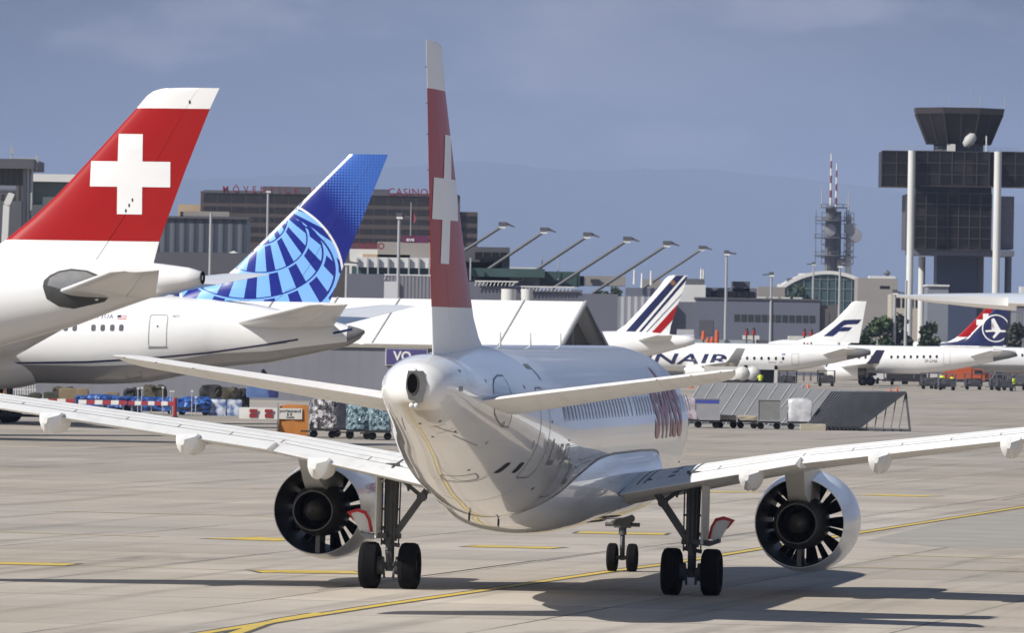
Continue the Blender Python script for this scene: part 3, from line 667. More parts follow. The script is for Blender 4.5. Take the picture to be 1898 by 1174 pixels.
def ell(cx, cy, a, b): return ((U - cx) / a) * ((U - cx) / a) + ((W_ - cy) / b) * ((W_ - cy) / b)
E = [ell(310, 500, 212, 190), ell(330, 640, 338, 250), ell(250, 745, 530, 340), ell(200, 870, 665, 440)]
outer = ell(340, 930, 583, 583)
ang = (U - 330).at2(W_ - 330) * (180 / PI)
bars = None
for k, (ph, per) in enumerate(((3, 15), (2.5, 15), (7.5, 14.6), (3, 13), (9, 12))):
    b = ((ang + ph + 300) / per).fr() > .55
    ins = (E[k] < 1) if k < 4 else None; prev = (E[k - 1] > 1) if k else None
    z = b * ins if ins is not None else b
    if prev is not None: z = z * (E[k - 1] > (1.16, 1.12, 1.09, 1.08)[k - 1])
    bars = z if bars is None else bars + z
ring = None
for e, wdt in zip(E, (.05, .03, .024, .022)):
    r_ = ((e - 1).ab() < wdt); ring = r_ if ring is None else ring.mx(r_)
dark = bars.mx(ring).cl()
glob = (outer < 1); rim = ((outer - 1.0).ab() < .028)
dx = ((U * .048).fr() - .5); dz = ((W_ * .048).fr() - .5); dots = (dx * dx + dz * dz)
g2 = ((U * .75 - W_ * .55) - 330).ss(-60, 420)
blue = S_.mix(((dots * 3.2) < g2).cl() * g2.ss(.1, .5), (.006, .014, .20), (.05, .15, .52))
col = S_.mix(dark, (.22, .48, .92), (.006, .016, .23)); col = S_.mix(glob, blue, col); col = S_.mix(rim, col, (.8, .8, .8))
le = (W_ - 5) * (393 - 983) / (405 - 22) + (983 - (22 - 5) * (393 - 983) / (405 - 22))
S_.set('color', col)
M['belly2'] = mat('fuselage_lower_grey', (.33, .32, .32), .25, .08, coat=.6)
wst = [(0, 31, 20, 4.0, 3.8), (2.5, 29, 19.8, 4.2, 3.9), (8, 24, 17.2, 4.8, 4.6), (23.8, 12, 9.6, 6.6, 6.6)]
ur, uf, ufin, uw = quick_airliner('twin_jet_airliner', 'white airliner with a blue globe pattern on its tail, parked behind the red-tailed one', o, hd, M, fus, wst,
    [(.4, 8.2, 1.6, 5.9, 5.9), (1.1, 7.5, 1.5, 6.0, 6.0), (8.8, 1.3, -.9, 7.1, 7.1), (9.3, .5, -1.1, 7.15, 7.15)], fin,
    (7.9, 2.6, 23.5, 5.0, 1.5), (4.65, 4.0, .6, .45, .57, 22.0, 45), belly=[(33, 3.6, 1, .7), (30, 3.4, 2.4, 1.4), (21, 3.4, 2.4, 1.4), (17, 3.7, 1, .7)], fin_m=[S_.m], mfun=lambda y, t: 1 if t < -.58 else (2 if y < .4 else 0), fus_m=[M['white'], M['belly2'], mat('tail_cap_grey', (.17, .17, .175), .45)])
decal('fin_leading_edge', [[on_plane(a, b, o, fw) for a, b in q] for q in (((649, 286), (654, 287.5), (556, 386), (446, 496), (404, 530), (398, 528), (441, 493), (551, 383.5)),)], lambda a, b: ufin.side_pt(a, b, -1, .012), M['white'], ur, .3)
opl = lambda *q: [on_plane(a, b, o, fw) for a, b in q]
us = side(uf)
decal('cheat_line', stroke(opl((-60, 675), (0, 674), (179, 671.5), (291, 665), (396, 655), (495, 640.7), (560, 630)), .11), us, M['navy'], ur, .4)
decal('cheat_line', stroke(opl((624, 618), (654, 611)), .13), us, M['navy'], ur, .4)
for px in (124.5, 142, 158.5, 193, 210, 227.5, 244):
    y, z = on_plane(px, 608.3, o, fw); decal('window', [rrect(y - .13, y + .13, z - .19, z + .19, .1, 3)], us, mat('cabin_pane', (.12, .12, .14), .2), ur)
for px in (110, 94, 78, 62, 46, 30, 14):
    y, z = on_plane(px, 608.6, o, fw); decal('window', [rrect(y - .13, y + .13, z - .19, z + .19, .1, 3)], us, mat('cabin_pane', (.12, .12, .14)), ur)
a, b = on_plane(294, 643, o, fw), on_plane(327, 584.6, o, fw)
decal('cabin_door', stroke(rrect(b[0], a[0], a[1], b[1], .15), .035, True), us, M['seal'], ur); decal('door_sill', stroke(opl((294, 645), (327, 644.5)), .09), us, M['seal'], ur)
decal('door_handle', [circ(*on_plane(310, 605.5, o, fw), .055, 8)], us, M['dark'], ur)
y, z = on_plane(180, 591, o, fw); text_on('registration', 'N673UA', .26, y, z, -1, us, mat('lettering_blue', (.10, .11, .2), .4), ur, space=1.15)
y, z = on_plane(335, 589, o, fw); text_on('fleet_number', '4673', .14, y, z, -1, us, M['seal'], ur)
y, z = on_plane(235, 585, o, fw); decal('flag', [[(y, z), (y - .54, z), (y - .54, z - .24), (y, z - .24)]], us, mat('flag_red', (.5, .2, .2), .5), ur)
decal('flag_canton', [[(y, z), (y - .22, z), (y - .22, z - .13), (y, z - .13)]], side(uf, .016), M['navy'], ur)
for k in (.06, .14): decal('flag_stripe', [[(y, z - k), (y - .54, z - k), (y - .54, z - k - .035), (y, z - k - .035)]], side(uf, .013), M['white'], ur)
decal('access_panel', stroke(opl((246, 695), (247, 703), (272, 699), (273, 690)), .05), us, M['mid_grey'], ur)
decal('tailplane_mark', stroke(opl((494, 641), (540, 634.5)), .1), us, M['navy'], ur)
m = MB(); q = uf.pt(4.9, fus[0][1], -1); m.bar((0, 5.9, 3.35), (0, 5.3, 2.6), .12, .2); m.bar((0, 5.9, 3.1), (0, 5.55, 2.65), .1, .1); m.build('tail_skid', M['dark'], ur)

# -- striped tail beyond the tent
o, fw, hd = nose_left(1288, 0, 758, R(12))
k = 18.2 / 18.2
fus = [(-.05, 5.2, .2, .2), (0, 5.2, .3, .33), (2.2, 5.0, .75, .8), (5, 4.75, 1.25, 1.3), (9, 4.2, 1.8, 1.85), (13, 3.85, 1.97, 2.05), (31, 3.8, 1.97, 2.07), (35, 3.6, 1.5, 1.6), (37.4, 3.3, .1, .1)]
fin = fpts(o, fw, [(1120, 627), (1140, 616), (1160, 602), (1190, 570), (1222, 532), (1232, 518), (1239, 512.5), (1246, 510.5)], [(1237, 640), (1246, 590), (1262, 552), (1275, 510)])
ar, af, afin, _ = quick_airliner('striped_tail_airliner', 'white airliner with blue and red diagonal stripes on its tail, beyond the white tent', o, hd, M, fus,
    [(0, 22, 14.5, 3.0, 2.8), (1.9, 21, 14.4, 3.1, 2.9), (6.4, 18, 13.6, 3.6, 3.5), (17, 11.2, 9.7, 4.7, 4.7)], [(.4, 6.2, 2.4, 5.1, 5.1), (.9, 5.9, 2.3, 5.2, 5.2), (6.2, 2.6, 1.1, 5.75, 5.75)], fin,
    (5.75, 2.0, 15.5, 4.2, 1.15), (3.8, 3.0, .58, .42, .46, 16.0, 29.5))
opl = lambda *q: [on_plane(a, b, o, fw) for a, b in q]
fn = lambda a, b: afin.side_pt(a, b, -1, .015)
decal('fin_stripe', [opl((1157, 619), (1175, 619), (1268, 511), (1253, 511))], fn, M['navy'], ar, .4)
decal('fin_stripe', [opl((1182, 619), (1187, 619), (1273, 519), (1274, 512.5), (1272, 512))], fn, M['navy'], ar, .4)
decal('fin_stripe', [opl((1195, 619), (1198, 619), (1263, 548), (1265, 543))], fn, mat('stripe_grey', (.2, .2, .26), .4), ar, .4)
decal('fin_stripe', [opl((1205, 621), (1222, 621), (1250, 590), (1259, 561), (1246, 575))], fn, M['swiss_red'], ar, .4)
decal('roundel', [circ(*on_plane(1248, 524.5, o, fw), .26)], lambda a, b: afin.side_pt(a, b, -1, .03), mat('roundel_brown', (.2, .1, .04), .5), ar)

# -- white regional jet with the dark F on its fin
REG_W = [(0, 22.3, 15.6, 2.0, 1.9), (1.5, 21.6, 15.4, 2.1, 1.95), (4.6, 19.4, 14.9, 2.3, 2.2), (13.6, 14.6, 13.0, 2.75, 2.75)]
REG_T = [(.4, 6.0, 2.2, 3.75, 3.75), (.8, 5.7, 2.1, 3.8, 3.8), (6.0, 2.2, .7, 4.55, 4.55)]
def reg_fus(L): return [(-.05, 4.1, .15, .15), (0, 4.1, .25, .27), (2, 4.0, .62, .65), (5, 3.75, 1.02, 1.1), (9, 3.4, 1.42, 1.55), (12, 3.22, 1.5, 1.7), (L - 6.5, 3.2, 1.5, 1.72), (L - 3, 3.05, 1.2, 1.4), (L - 1, 2.8, .65, .7), (L, 2.65, .08, .08)]
def reg_mfun(y, t): return 1 if y < 2.2 else 0
o, fw, hd = nose_left(1614, 0, 868, R(12))
fin = fpts(o, fw, [(1470, 634), (1500, 625), (1520, 616), (1545, 597), (1572, 569), (1579, 561), (1586, 558.5)], [(1589, 652), (1594, 625), (1606, 558)])
fr, ff, ffin, _ = quick_airliner('regional_jet', 'white regional jet with a dark blue letter F on its tail', o, hd, M, reg_fus(36.2), REG_W, REG_T, fin, (4.1, 1.55, 18.0, 3.2, .8), (2.9, 2.0, .5, .36, .4, 16.3, 30), winglet=M['belly2'], mfun=reg_mfun, fus_m=[M['white'], mat('tail_end_grey', (.16, .16, .16), .5)])
opl = lambda *q: [on_plane(a, b, o, fw) for a, b in q]
fn = lambda a, b: ffin.side_pt(a, b, -1, .015); fs_ = side(ff, .012)
decal('tail_emblem', [opl((1527, 623.5), (1540, 613), (1551, 604), (1558, 598), (1564, 594), (1573, 593), (1597, 592.5), (1591, 600), (1588, 601.5), (1571, 602), (1564, 604), (1560, 608), (1556, 614.5), (1550, 620), (1544, 624)),
                      opl((1562, 607), (1567, 606.5), (1580, 607), (1575, 613), (1571, 614.5), (1556, 615), (1558, 611))], fn, M['navy'], fr, .3)
for i in range(9):
    y, z = on_plane(1455.5 - 13.3 * i, 665 - .1 * i, o, fw)
    if y < 30: decal('window', [rrect(y - .14, y + .14, z - .19, z + .19, .1, 2)], fs_, M['glass'], fr)
y, z = on_plane(1352, 676.5, o, fw); kw_ = dict(shear=.2, bold=.035, stretch=2.15, space=1.05); W_ = max(q[0] for q in text_mesh('FINNAIR', 1.2, **kw_)[0]); text_on('title_lettering', 'FINNAIR', 1.2, y + W_, z, -1, fs_, M['navy'], fr, **kw_)
y, z = on_plane(1428, 673, o, fw); text_on('type_lettering', 'Embraer', .2, y, z, -1, fs_, M['seal'], fr); text_on('type_number', '190', .2, y - 1.25, z, -1, fs_, M['seal'], fr)
y, z = on_plane(1453, 658.5, o, fw); decal('flag', [[(y, z), (y - .42, z), (y - .42, z + .16), (y, z + .16)]], fs_, mat('flag_blue', (.08, .06, .35), .5), fr)
a, b = on_plane(1471, 677, o, fw), on_plane(1484, 656, o, fw); decal('cabin_door', stroke(rrect(b[0], a[0], a[1], b[1], .12), .05, True), fs_, mat('faint_seal', (.5, .5, .5), .5), fr)

# -- white regional jet with the crane roundel
o, fw, hd = nose_left(1884, 0, 905, R(12))
fin = fpts(o, fw, [(1740, 638), (1775, 633), (1790, 627), (1800, 619), (1818, 600), (1832, 586), (1842, 572), (1850, 562), (1856, 559)], [(1857, 655), (1861, 630), (1869, 590), (1876, 558)])
zl = on_plane(1830, 642, o, fw)[1]
lr, lf, lfin, _ = quick_airliner('crane_tail_jet', 'white regional jet with a dark blue tail bearing a white crane in a ring', o, hd, M, reg_fus(38.6), [(a, b + 1.6, c + 1.6, d, e) for a, b, c, d, e in REG_W], REG_T, fin, (4.1, 1.65, 18.6, 4.0, 1.1), (2.9, 2.0, .52, .38, .4, 18.3, 32), winglet=M['navy'], fin_m=[M['white'], M['navy']], fin_bands=((zl,), lambda z: 1 if z > zl else 0), mfun=reg_mfun, fus_m=[M['white'], mat('tail_end_grey', (.16, .16, .16), .5)])
opl = lambda *q: [on_plane(a, b, o, fw) for a, b in q]
fn = lambda a, b: lfin.side_pt(a, b, -1, .015); fs_ = side(lf, .012)
cy, cz = on_plane(1846, 609, o, fw); rr = 1.62
decal('tail_emblem', stroke(circ(cy, cz, rr, 28), .13, True), fn, M['white'], lr, .3)
decal('tail_emblem', [opl((1838, 592), (1843, 590), (1851, 605), (1855, 612), (1865, 613), (1865, 616), (1854, 616), (1851, 619), (1843, 628), (1840, 625), (1846, 617), (1842, 615), (1828, 616), (1826, 613), (1838, 612), (1845, 611), (1847, 609))], fn, M['white'], lr, .3)
decal('fin_leading_edge', [opl((1795, 628), (1800, 619), (1818, 600), (1832, 586), (1834, 588), (1806, 616))], lambda a, b: lfin.side_pt(a, b, -1, .02), M['white'], lr, .3)
decal('red_flash', stroke(opl((1792, 643.5), (1856, 644.5)), .16), fs_, M['swiss_red'], lr, .3)
for i in range(26):
    y, z = on_plane(1739.5 - 11.95 * i, 661.5 + .1 * i, o, fw)
    if y < 33 and i != 8: decal('window', [rrect(y - .14, y + .14, z - .19, z + .19, .1, 2)], fs_, M['glass'], lr)
y, z = on_plane(1717, 672, o, fw); text_on('registration', 'SP-LMA', .34, y, z, -1, fs_, M['dark'], lr)
a, b = on_plane(1752, 676, o, fw), on_plane(1764, 650, o, fw); decal('cabin_door', stroke(rrect(b[0], a[0], a[1], b[1], .12), .05, True), fs_, mat('faint_seal', (.5, .5, .5), .5), lr)

# -- second red-tailed narrow-body behind the two regional jets
p = P(1618, 600, 1075); p.z = 0
o2 = build_a220('white airliner with a red tail and white cross, mostly hidden behind the regional jets', p, (0, 0, PI / 2 - R(12)), False)
# -- white airliner running out of the frame on the right
o, fw, hd = nose_left(2230, 0, 955, R(-3))
wr, wf, _, _ = quick_airliner('white_jet', 'plain white airliner leaving the frame at the right edge, behind the crane-tailed jet', o, hd, M, reg_fus(37), REG_W, REG_T, [(4.4, 9, 1.2), (5.4, 6.6, .9), (10.4, 1.9, -.7)], (4.1, 1.55, 18.0, 3.2, .8), (2.9, 2.0, .5, .36, .4, 16.3, 30), mfun=lambda y, t: 1 if t < -.35 else 0, fus_m=[M['white'], M['belly2']])  # grey lower skin paints the shade under the white belly
fs_ = side(wf, .012)
for i in range(16): decal('window', [rrect(29 - i * .8 - .14, 29 - i * .8 + .14, 3.75, 4.13, .1, 2)], fs_, M['glass'], wr)
# -- near wide-body off the right edge: only its wing tip reaches the picture
p = P(1690, 553, 78)
nr, nf, _, nw = quick_airliner('near_airliner', 'soft white wing tip with a blue underside entering at the right edge', (p.x + 29.0, 78 - 9.5, 0), R(-4), M,
    [(-30, 6.6, .2, .25), (-20, 6.0, 1.6, 1.9), (-12, 5.2, 2.8, 2.8), (20, 5.2, 2.8, 2.8), (26, 5.0, 1.6, 1.6), (28, 4.8, .1, .1)],
    [(0, 26, 15, 4.2, 4.0), (9, 21, 14.6, 5.0, 4.8), (26, 12.6, 9.2, 5.98, 5.98), (28.0, 11.0, 8.9, 6.1, 6.1), (28.9, 10.3, 8.9, 6.13, 6.13), (29.4, 9.75, 8.9, 6.15, 6.15), (29.78, 9.05, 8.9, 6.17, 6.17)],
    [(.4, -20, -27, 6.6, 6.6), (9, -26, -29, 7.4, 7.4)], [(7.4, -16, -28), (16.5, -27, -30.5)], (9.4, 2.6, 16, 5.4, 1.5), (5.3, 4.6, .7, .5, .6, 14, 22))
w = nw[0]; decal('blue_underwing_stripe', [[(11.0, 28.5), (9.3, 28.5), (9.3, 24), (12.2, 24)]], lambda a, b: w.p(b, max(.12, min(.97, (w._at(b)[0] - a) / (w._at(b)[0] - w._at(b)[1]))), -1, .012), mat('wing_blue', (.10, .16, .42), .4), nr, .5)
# ---------------------------------------------------------------- buildings
C_GLASS = mat('dark_facade_glass', (.016, .014, .017), .3, .35, .12, spec=.25)
C_MULL = mat('mullion', (.034, .029, .031), .5, .1)
C_WHITE = mat('white_cladding', (.62, .62, .60), .5, .12, .2)
C_CONC = mat('concrete_facade', (.27, .25, .235), .8, .15, .2)
C_GREY = mat('grey_cladding', (.125, .13, .165), .55, .12, .15)
C_DGREY = mat('dark_grey_cladding', (.085, .085, .10), .6, .2, .2)
C_GREEN = mat('green_glass_band', (.05, .09, .085), .25, .3, .3)
C_POLE = mat('galvanised_pole', (.42, .43, .44), .45, .12, .5, metal=.3)
C_LAMP = mat('lamp_glass', (.75, .75, .72), .2)
C_RIB = ribbed('pale_profiled_metal', (.36, .37, .41), 1.0)
C_RIBG = ribbed('grey_profiled_metal', (.175, .178, .205), .45, depth=.08)
C_LOUV = ribbed('blue_grey_louvre', (.085, .10, .125), 1.3, depth=.6)
C_BROWN = mat('brown_spandrel', (.062, .047, .042), .6, .2, .15)
C_TAN = mat('tan_render', (.40, .30, .19), .8, .15, .2)
def base(px, d): q = P(px, 600, d); return Vector((q.x, d, 0))
class Bld:                                   # a building whose boxes are given by the edges they show, at depth d
    def __init__(s, name, label, cat, px, d, group=None):
        s.o = base(px, d); s.d = d; s.r = thing(name, label, cat, s.o, group=group)
    def xz(s, px, py, dy=0): q = P(px, py, s.d + dy); return q.x - s.o.x, q.z
    def box(s, part, px0, px1, py0, py1, dy, depth, m, parent=None):     # py1=None: down to the ground
        pm = (px0 + px1) / 2
        x0 = s.xz(px0, py0, dy)[0]; x1 = s.xz(px1, py0, dy)[0]; z1 = s.xz(pm, py0, dy)[1]; z0 = s.xz(pm, py1, dy)[1] if py1 else 0
        return MB().box(x0, x1, dy, dy + depth, z0, z1).build(part, m, parent or s.r)
    def windows(s, px0, px1, py0, py1, nx, ny, dy, m, fill=.8, zf=.7, part='window', parent=None, proud=.05):
        x0, x1 = s.xz(px0, py0, dy)[0], s.xz(px1, py0, dy)[0]; z1, z0 = s.xz((px0 + px1) / 2, py0, dy)[1], s.xz((px0 + px1) / 2, py1, dy)[1]
        w, h = (x1 - x0) / nx, (z1 - z0) / ny; src = None
        for j in range(ny):
            for i in range(nx):
                c = (x0 + (i + .5) * w, dy - proud, z0 + (j + .5) * h)
                if src is None: src = MB().box(-w * fill / 2, w * fill / 2, 0, .3, -h * zf / 2, h * zf / 2).build(part, m, parent or s.r, loc=c)
                else: inst(part, src, parent or s.r, c)
    def grid(s, px0, px1, py0, py1, nx, ny, dy, m, w=.16, part='mullion_grid'):
        x0, x1 = s.xz(px0, py0, dy)[0], s.xz(px1, py0, dy)[0]; z1, z0 = s.xz((px0 + px1) / 2, py0, dy)[1], s.xz((px0 + px1) / 2, py1, dy)[1]; b = MB()
        for i in range(nx + 1): x_ = lerp(x0, x1, i / nx); b.box(x_ - w / 2, x_ + w / 2, dy - .14, dy - .004, z0, z1)
        for j in range(ny + 1): z_ = lerp(z0, z1, j / ny); b.box(x0, x1, dy - .11, dy - .006, z_ - w / 2, z_ + w / 2)
        b.build(part, m, s.r)

# -- control tower
_t = Sh('tower_panel_glass', rough=.2, spec=.22); _x = _t.pos(); _r = _t.rnd(_t.vec(((_x[0] + 60) / 1.62).fl(), 0, (_x[2] / 1.8).fl())); _t.set('color', _t.mix(_r.ss(.55, 1), (.013, .011, .014), (.030, .027, .030))); TWG = _t.m
T = Bld('control_tower', 'dark glass control tower on white columns, its cab flaring out at the top', 'tower', 1778, 1100)
T.box('tower_shaft', 1737, 1812, 455, None, 7, 8, mat('shaft_blue_grey', (.05, .065, .115), .5, .12, .1))
T.box('shaft_wing', 1812, 1824, 470, None, 8, 6, C_GREY)
T.box('office_block', 1697, 1838, 346, 463, 2, 16, TWG); T.grid(1697, 1838, 358, 463, 7, 5, 2, C_MULL)
T.box('block_soffit', 1688, 1880, 463, 474, 2.5, 15, C_GREY)
T.box('side_bay', 1680, 1692, 360, 462, 4, 12, C_DGREY); T.box('side_bay', 1852, 1880, 364, 462, 5, 12, mat('bay_louvre', (.16, .16, .19), .5, .2))
T.box('upper_gallery', 1697, 1834, 281, 345, 0, 18, TWG); T.grid(1697, 1834, 281, 345, 6, 3, 0, C_MULL)
T.box('upper_gallery', 1635, 1697, 280, 346, 4, 10, C_GLASS); T.grid(1635, 1690, 280, 346, 2, 3, 4, C_MULL)
T.box('upper_gallery', 1834, 1990, 283, 347, 4, 10, C_GLASS); T.grid(1856, 1990, 283, 347, 5, 3, 4, C_MULL)
T.box('gallery_neck', 1705, 1835, 345.5, 347, 1, 16, C_DGREY)
def octa(z, r, o): return [(o[0] + r * math.cos(R(22.5 + 45 * i)), o[1] + r * math.sin(R(22.5 + 45 * i)), z) for i in range(8)]
cx = T.xz(1783, 200)[0]; zt, zb, zg = T.xz(1783, 199)[1], T.xz(1783, 266)[1], T.xz(1783, 281)[1]
cab = MB().loft([octa(zb, 4.95, (cx, 7)), octa(zt - .9, 6.85, (cx, 7))]).build('cab', C_GLASS, T.r)
MB().loft([octa(zt - .9, 6.95, (cx, 7)), octa(zt, 7.15, (cx, 7))]).build('cab_roof', C_MULL, T.r)
b = MB()
for i in range(8):
    for t in (0, .5):
        q = lambda r, z: Vector((lerp(octa(z, r, (cx, 7))[i][0], octa(z, r, (cx, 7))[(i + 1) % 8][0], t), lerp(octa(z, r, (cx, 7))[i][1], octa(z, r, (cx, 7))[(i + 1) % 8][1], t), z))
        b.bar(q(5.0, zb), q(6.9, zt - .9), .18, .18)
b.loft([octa(lerp(zb, zt, .27), 5.46, (cx, 7)), octa(lerp(zb, zt, .30), 5.54, (cx, 7))]); b.build('cab_frame', C_MULL, T.r)
MB().loft([octa(zg, 3.9, (cx, 7)), octa(zb, 3.9, (cx, 7))]).build('cab_neck', C_DGREY, T.r)
for px, y0, dy, r in ((1690, 279, -1.2, .52), (1850, 281, -1.2, .56), (1709, 476, 13, .52), (1869, 474, 13, .52)):
    x0, z1 = T.xz(px, y0, dy); MB().tube((x0, dy, 0), (x0, dy, z1), r, n=20).build('column', C_WHITE if px < 1860 else C_GREY, T.r, 60)
x0, z0 = T.xz(1800, 262, -1); m = MB(); m.revolve([(-.9, .05), (-.7, .75), (-.1, 1.05), (.5, .8), (.75, .1)], axis='Z', n=20); q = m.build('radome', mat('radome_grey', (.42, .42, .41), .6), T.r, 60, loc=(x0, 1.5, z0 + .3)); q.rotation_euler = (0, R(38), 0); q.scale = (.8, .8, 1.5)
x0, z0 = T.xz(1765, 273, 0); MB().box(x0 - .6, x0 + .6, 2.4, 3.2, z0 - .55, z0 + .55).build('roof_cabinet', C_WHITE, T.r)
b = MB()
for px in range(1640, 1990, 12): x0, z0 = T.xz(px, 270, 4); b.tube((x0, 4.2, zg - .3), (x0, 4.2, zg + .75), .025, n=4)
for z in (.35, .75): b.tube((T.xz(1640, 270)[0], 4.2, zg + z), (T.xz(1988, 270)[0], 4.2, zg + z), .025, n=4)
b.build('railing', C_POLE, T.r)
for px, h in ((1764, 2.4), (1804, 3.0), (1823, 2.4), (1868, 2.2)): x0 = T.xz(px, 190)[0]; MB().tube((x0, 7, zt - .2), (x0, 7, zt + h), .07, .03, 6).build('antenna', C_POLE, T.r)
x0 = T.xz(1829, 260)[0]; MB().tube((x0, .8, zg), (x0, .8, zg + 2.4), .1, n=8).build('antenna', C_WHITE, T.r)

# -- hotel
Hh = Bld('hotel_building', 'long dark brown hotel with red rooftop lettering behind the tails', 'hotel', 640, 1600)
Hh.box('wall', 372, 852, 358, None, 0, 16, C_BROWN); Hh.box('wall', 852, 885, 393, None, 1, 15, C_BROWN); Hh.box('wall', 330, 372, 379, None, 2, 12, C_TAN)
Hh.box('parapet', 378, 848, 356, 361, -.3, 17, C_DGREY)
for k, (y0, y1) in enumerate(((363, 379), (385, 397), (404, 414), (422, 433), (440, 450))):
    Hh.windows(376, 850, y0 + .5, y1 + .5, 18, 1, -.05, mat('hotel_glass', (.026, .023, .025), .35, .45, .25, spec=.3), .9, .85)
    Hh.windows(853, 884, y0 + 36, y1 + 35, 2, 1, .9, C_GLASS, .86, .8) if k < 3 else None
Hh.windows(332, 371, 392, 402, 4, 2, 1.9, C_GLASS, .6, .7)
for px0, px1, y0 in ((487, 575, 346), (692, 722, 351), (420, 470, 354)): Hh.box('roof_plant', px0, px1, y0, 358, 4, 6, C_DGREY)
S_RED = mat('sign_red', (.17, .015, .028), .5)
x0, z0 = Hh.xz(412, 356.2, -.4); sign_text('rooftop_lettering', 'MÖVENPICK HOTEL', 1.35, S_RED, Hh.r, (x0, -.4, z0 + .02), split=True, space=1.9, bold=.03, stretch=.92)
x0, z0 = Hh.xz(719, 362, -.4); sign_text('rooftop_lettering', 'CASINO', 1.5, S_RED, Hh.r, (x0, -.4, z0 + .02), split=True, space=1.12, bold=.03)
# -- louvred hall left of the blue tail
B = Bld('louvred_hall', 'blue-grey louvred hall between the red and the blue tail', 'building', 375, 1000)
B.box('wall', 250, 458, 405, None, 0, 14, C_LOUV); B.box('roof', 246, 462, 401, 405, -.4, 15, C_DGREY); B.box('lower_wall', 262, 470, 468, None, -3, 2.9, C_DGREY)
B.box('roof_railing', 340, 425, 392, 401, .5, .2, C_CONC)
x0, z0 = B.xz(432, 478, -4); m = MB(); m.revolve([(-1.0, .05), (-.8, .6), (0, .95), (.8, .6), (1.0, .05)], axis='X', n=20); m.build('radome', C_WHITE, B.r, 60, loc=(x0, -2, z0))
# -- buildings on the far left
B = Bld('slatted_building', 'dark slatted building with a flat roof and antennas at the left edge', 'building', 10, 720)
B.box('wall', -60, 43, 312, None, 0, 14, ribbed('dark_slats', (.07, .068, .068), .55, depth=.5)); B.box('roof', -60, 63, 294, 312, -1, 16, C_DGREY)
for px, y0, y1 in ((20, 268, 294), (66, 285, 310)): x0, z1 = B.xz(px, y0); x0, z0 = B.xz(px, y1); m = MB(); m.tube((x0, 1, z0 - .3), (x0, 1, z1), .09, .04, 6); m.box(x0 - .12, x0 + .22, .9, 1.1, lerp(z0, z1, .35), lerp(z0, z1, .8)); m.build('antenna', C_POLE, B.r)
x0, z0 = B.xz(22, 294); x1 = B.xz(70, 294)[0]; MB().tube((x0, 1, z0 + .05), (x1, 1, z0 + .02), .06, n=6).build('antenna_boom', C_POLE, B.r)
for px in (51, 59): x0, z1 = B.xz(px, 312); MB().tube((x0, .5, 0), (x0, .5, z1), .12, n=8).build('post', C_POLE, B.r)
B.box('lower_bay', -60, 40, 372, None, -2, 1.9, C_DGREY)
B = Bld('pier_building', 'low pier building with a white roof edge behind the red tail', 'building', 110, 800)
B.box('wall', 44, 160, 338, None, 0, 12, mat('pier_glass', (.10, .13, .13), .3, .3, .2)); B.box('roof', 43, 170, 323, 337, -1, 14, C_WHITE); B.box('lower_wall', 44, 160, 380, None, -.6, .55, C_DGREY); B.box('pillar', 44, 56, 337, 392, -.8, .7, C_WHITE)
m = MB(); o_ = base(10, 600); a = P(-15, 350, 600) - o_; b_ = P(30, 352, 600) - o_; t = thing('jet_bridge', 'grey jet bridge hood with a white strut at the left edge', 'jet bridge', o_)
m.tube((a.x - 12, 0, a.z - .1), (b_.x, 0, b_.z), .5, .34, 14); m.build('tunnel', C_GREY, t, 60)
m = MB(); q = P(22, 358, 600) - o_; q2 = P(12, 380, 600) - o_; m.bar(q, q2, .5, .5); m.bar((q2.x, 0, q2.z), (q2.x - .5, 0, 0), .5, .5); m.build('support', C_WHITE, t)

# -- terminal behind the tent
B = Bld('terminal_building', 'grey terminal with a green glass band and white roof panels behind the white tent', 'terminal', 760, 930)
B.box('wall', 640, 720, 508, None, 0, 20, C_GREY); B.box('wall', 720, 800, 512, None, -2, 20, C_RIBG); [B.box('wall', a_, b_, y_, None, 0, 20, C_GREY) for a_, b_, y_ in ((800, 900, 522), (900, 1000, 531), (1000, 1080, 537), (1080, 1145, 545))]
B.box('green_band', 652, 1010, 496, 512, 4, 10, C_GREEN); B.box('roof_panels', 660, 860, 478, 497, 3, 12, C_WHITE)
b = MB()
for px in range(663, 880, 19): x0, z1 = B.xz(px, 478, 2.9); _, z0 = B.xz(px, 520, 2.9); b.box(x0 - .1, x0 + .1, 2.6, 2.9, z0, z1)
b.build('roof_frame', C_POLE, B.r)
B.box('white_panel', 712, 738, 522, None, -2.4, .35, mat('white_tile', (.55, .55, .58), .5, .1, .8))
for px0, px1, y0, m_ in ((648, 700, 462, C_WHITE), (700, 800, 449, C_CONC), (672, 760, 472, C_TAN), (760, 800, 472, C_BROWN), (848, 945, 458, C_DGREY), (862, 930, 486, C_WHITE), (925, 1075, 503, C_GREEN), (945, 1000, 496, C_WHITE), (1070, 1083, 512, C_DGREY), (1085, 1160, 512, C_CONC)):
    B.box('roof_block', px0, px1, y0, 530, 9 + (px0 % 7) * .5, 9, m_)
B.windows(880, 942, 466, 484, 4, 1, 8.9, C_GLASS, .9, .8)
b = MB()
for pa, pb, yy in ((712, 800, 510), (880, 960, 522), (965, 1065, 532)):
    for i in range(int((pb - pa) / 7)): x0, z1 = B.xz(pa + 7 * i, yy, -.5); b.bar((x0, -.5, z1 - .55), (x0 + .25, -.5, z1), .1, .1)
    (x0, z0), (x1, _) = B.xz(pa, yy, -.5), B.xz(pb, yy, -.5); b.bar((x0, -.5, z0 + .05), (x1, -.5, z0 + .05), .2, .16)
b.build('roof_railing', C_WHITE, B.r)
for px in (943, 977): x0, z1 = B.xz(px, 536, -3); MB().tube((x0, -3, 0), (x0, -3, z1), .95 if px < 960 else .75, n=20).build('silo', C_WHITE, B.r, 60)
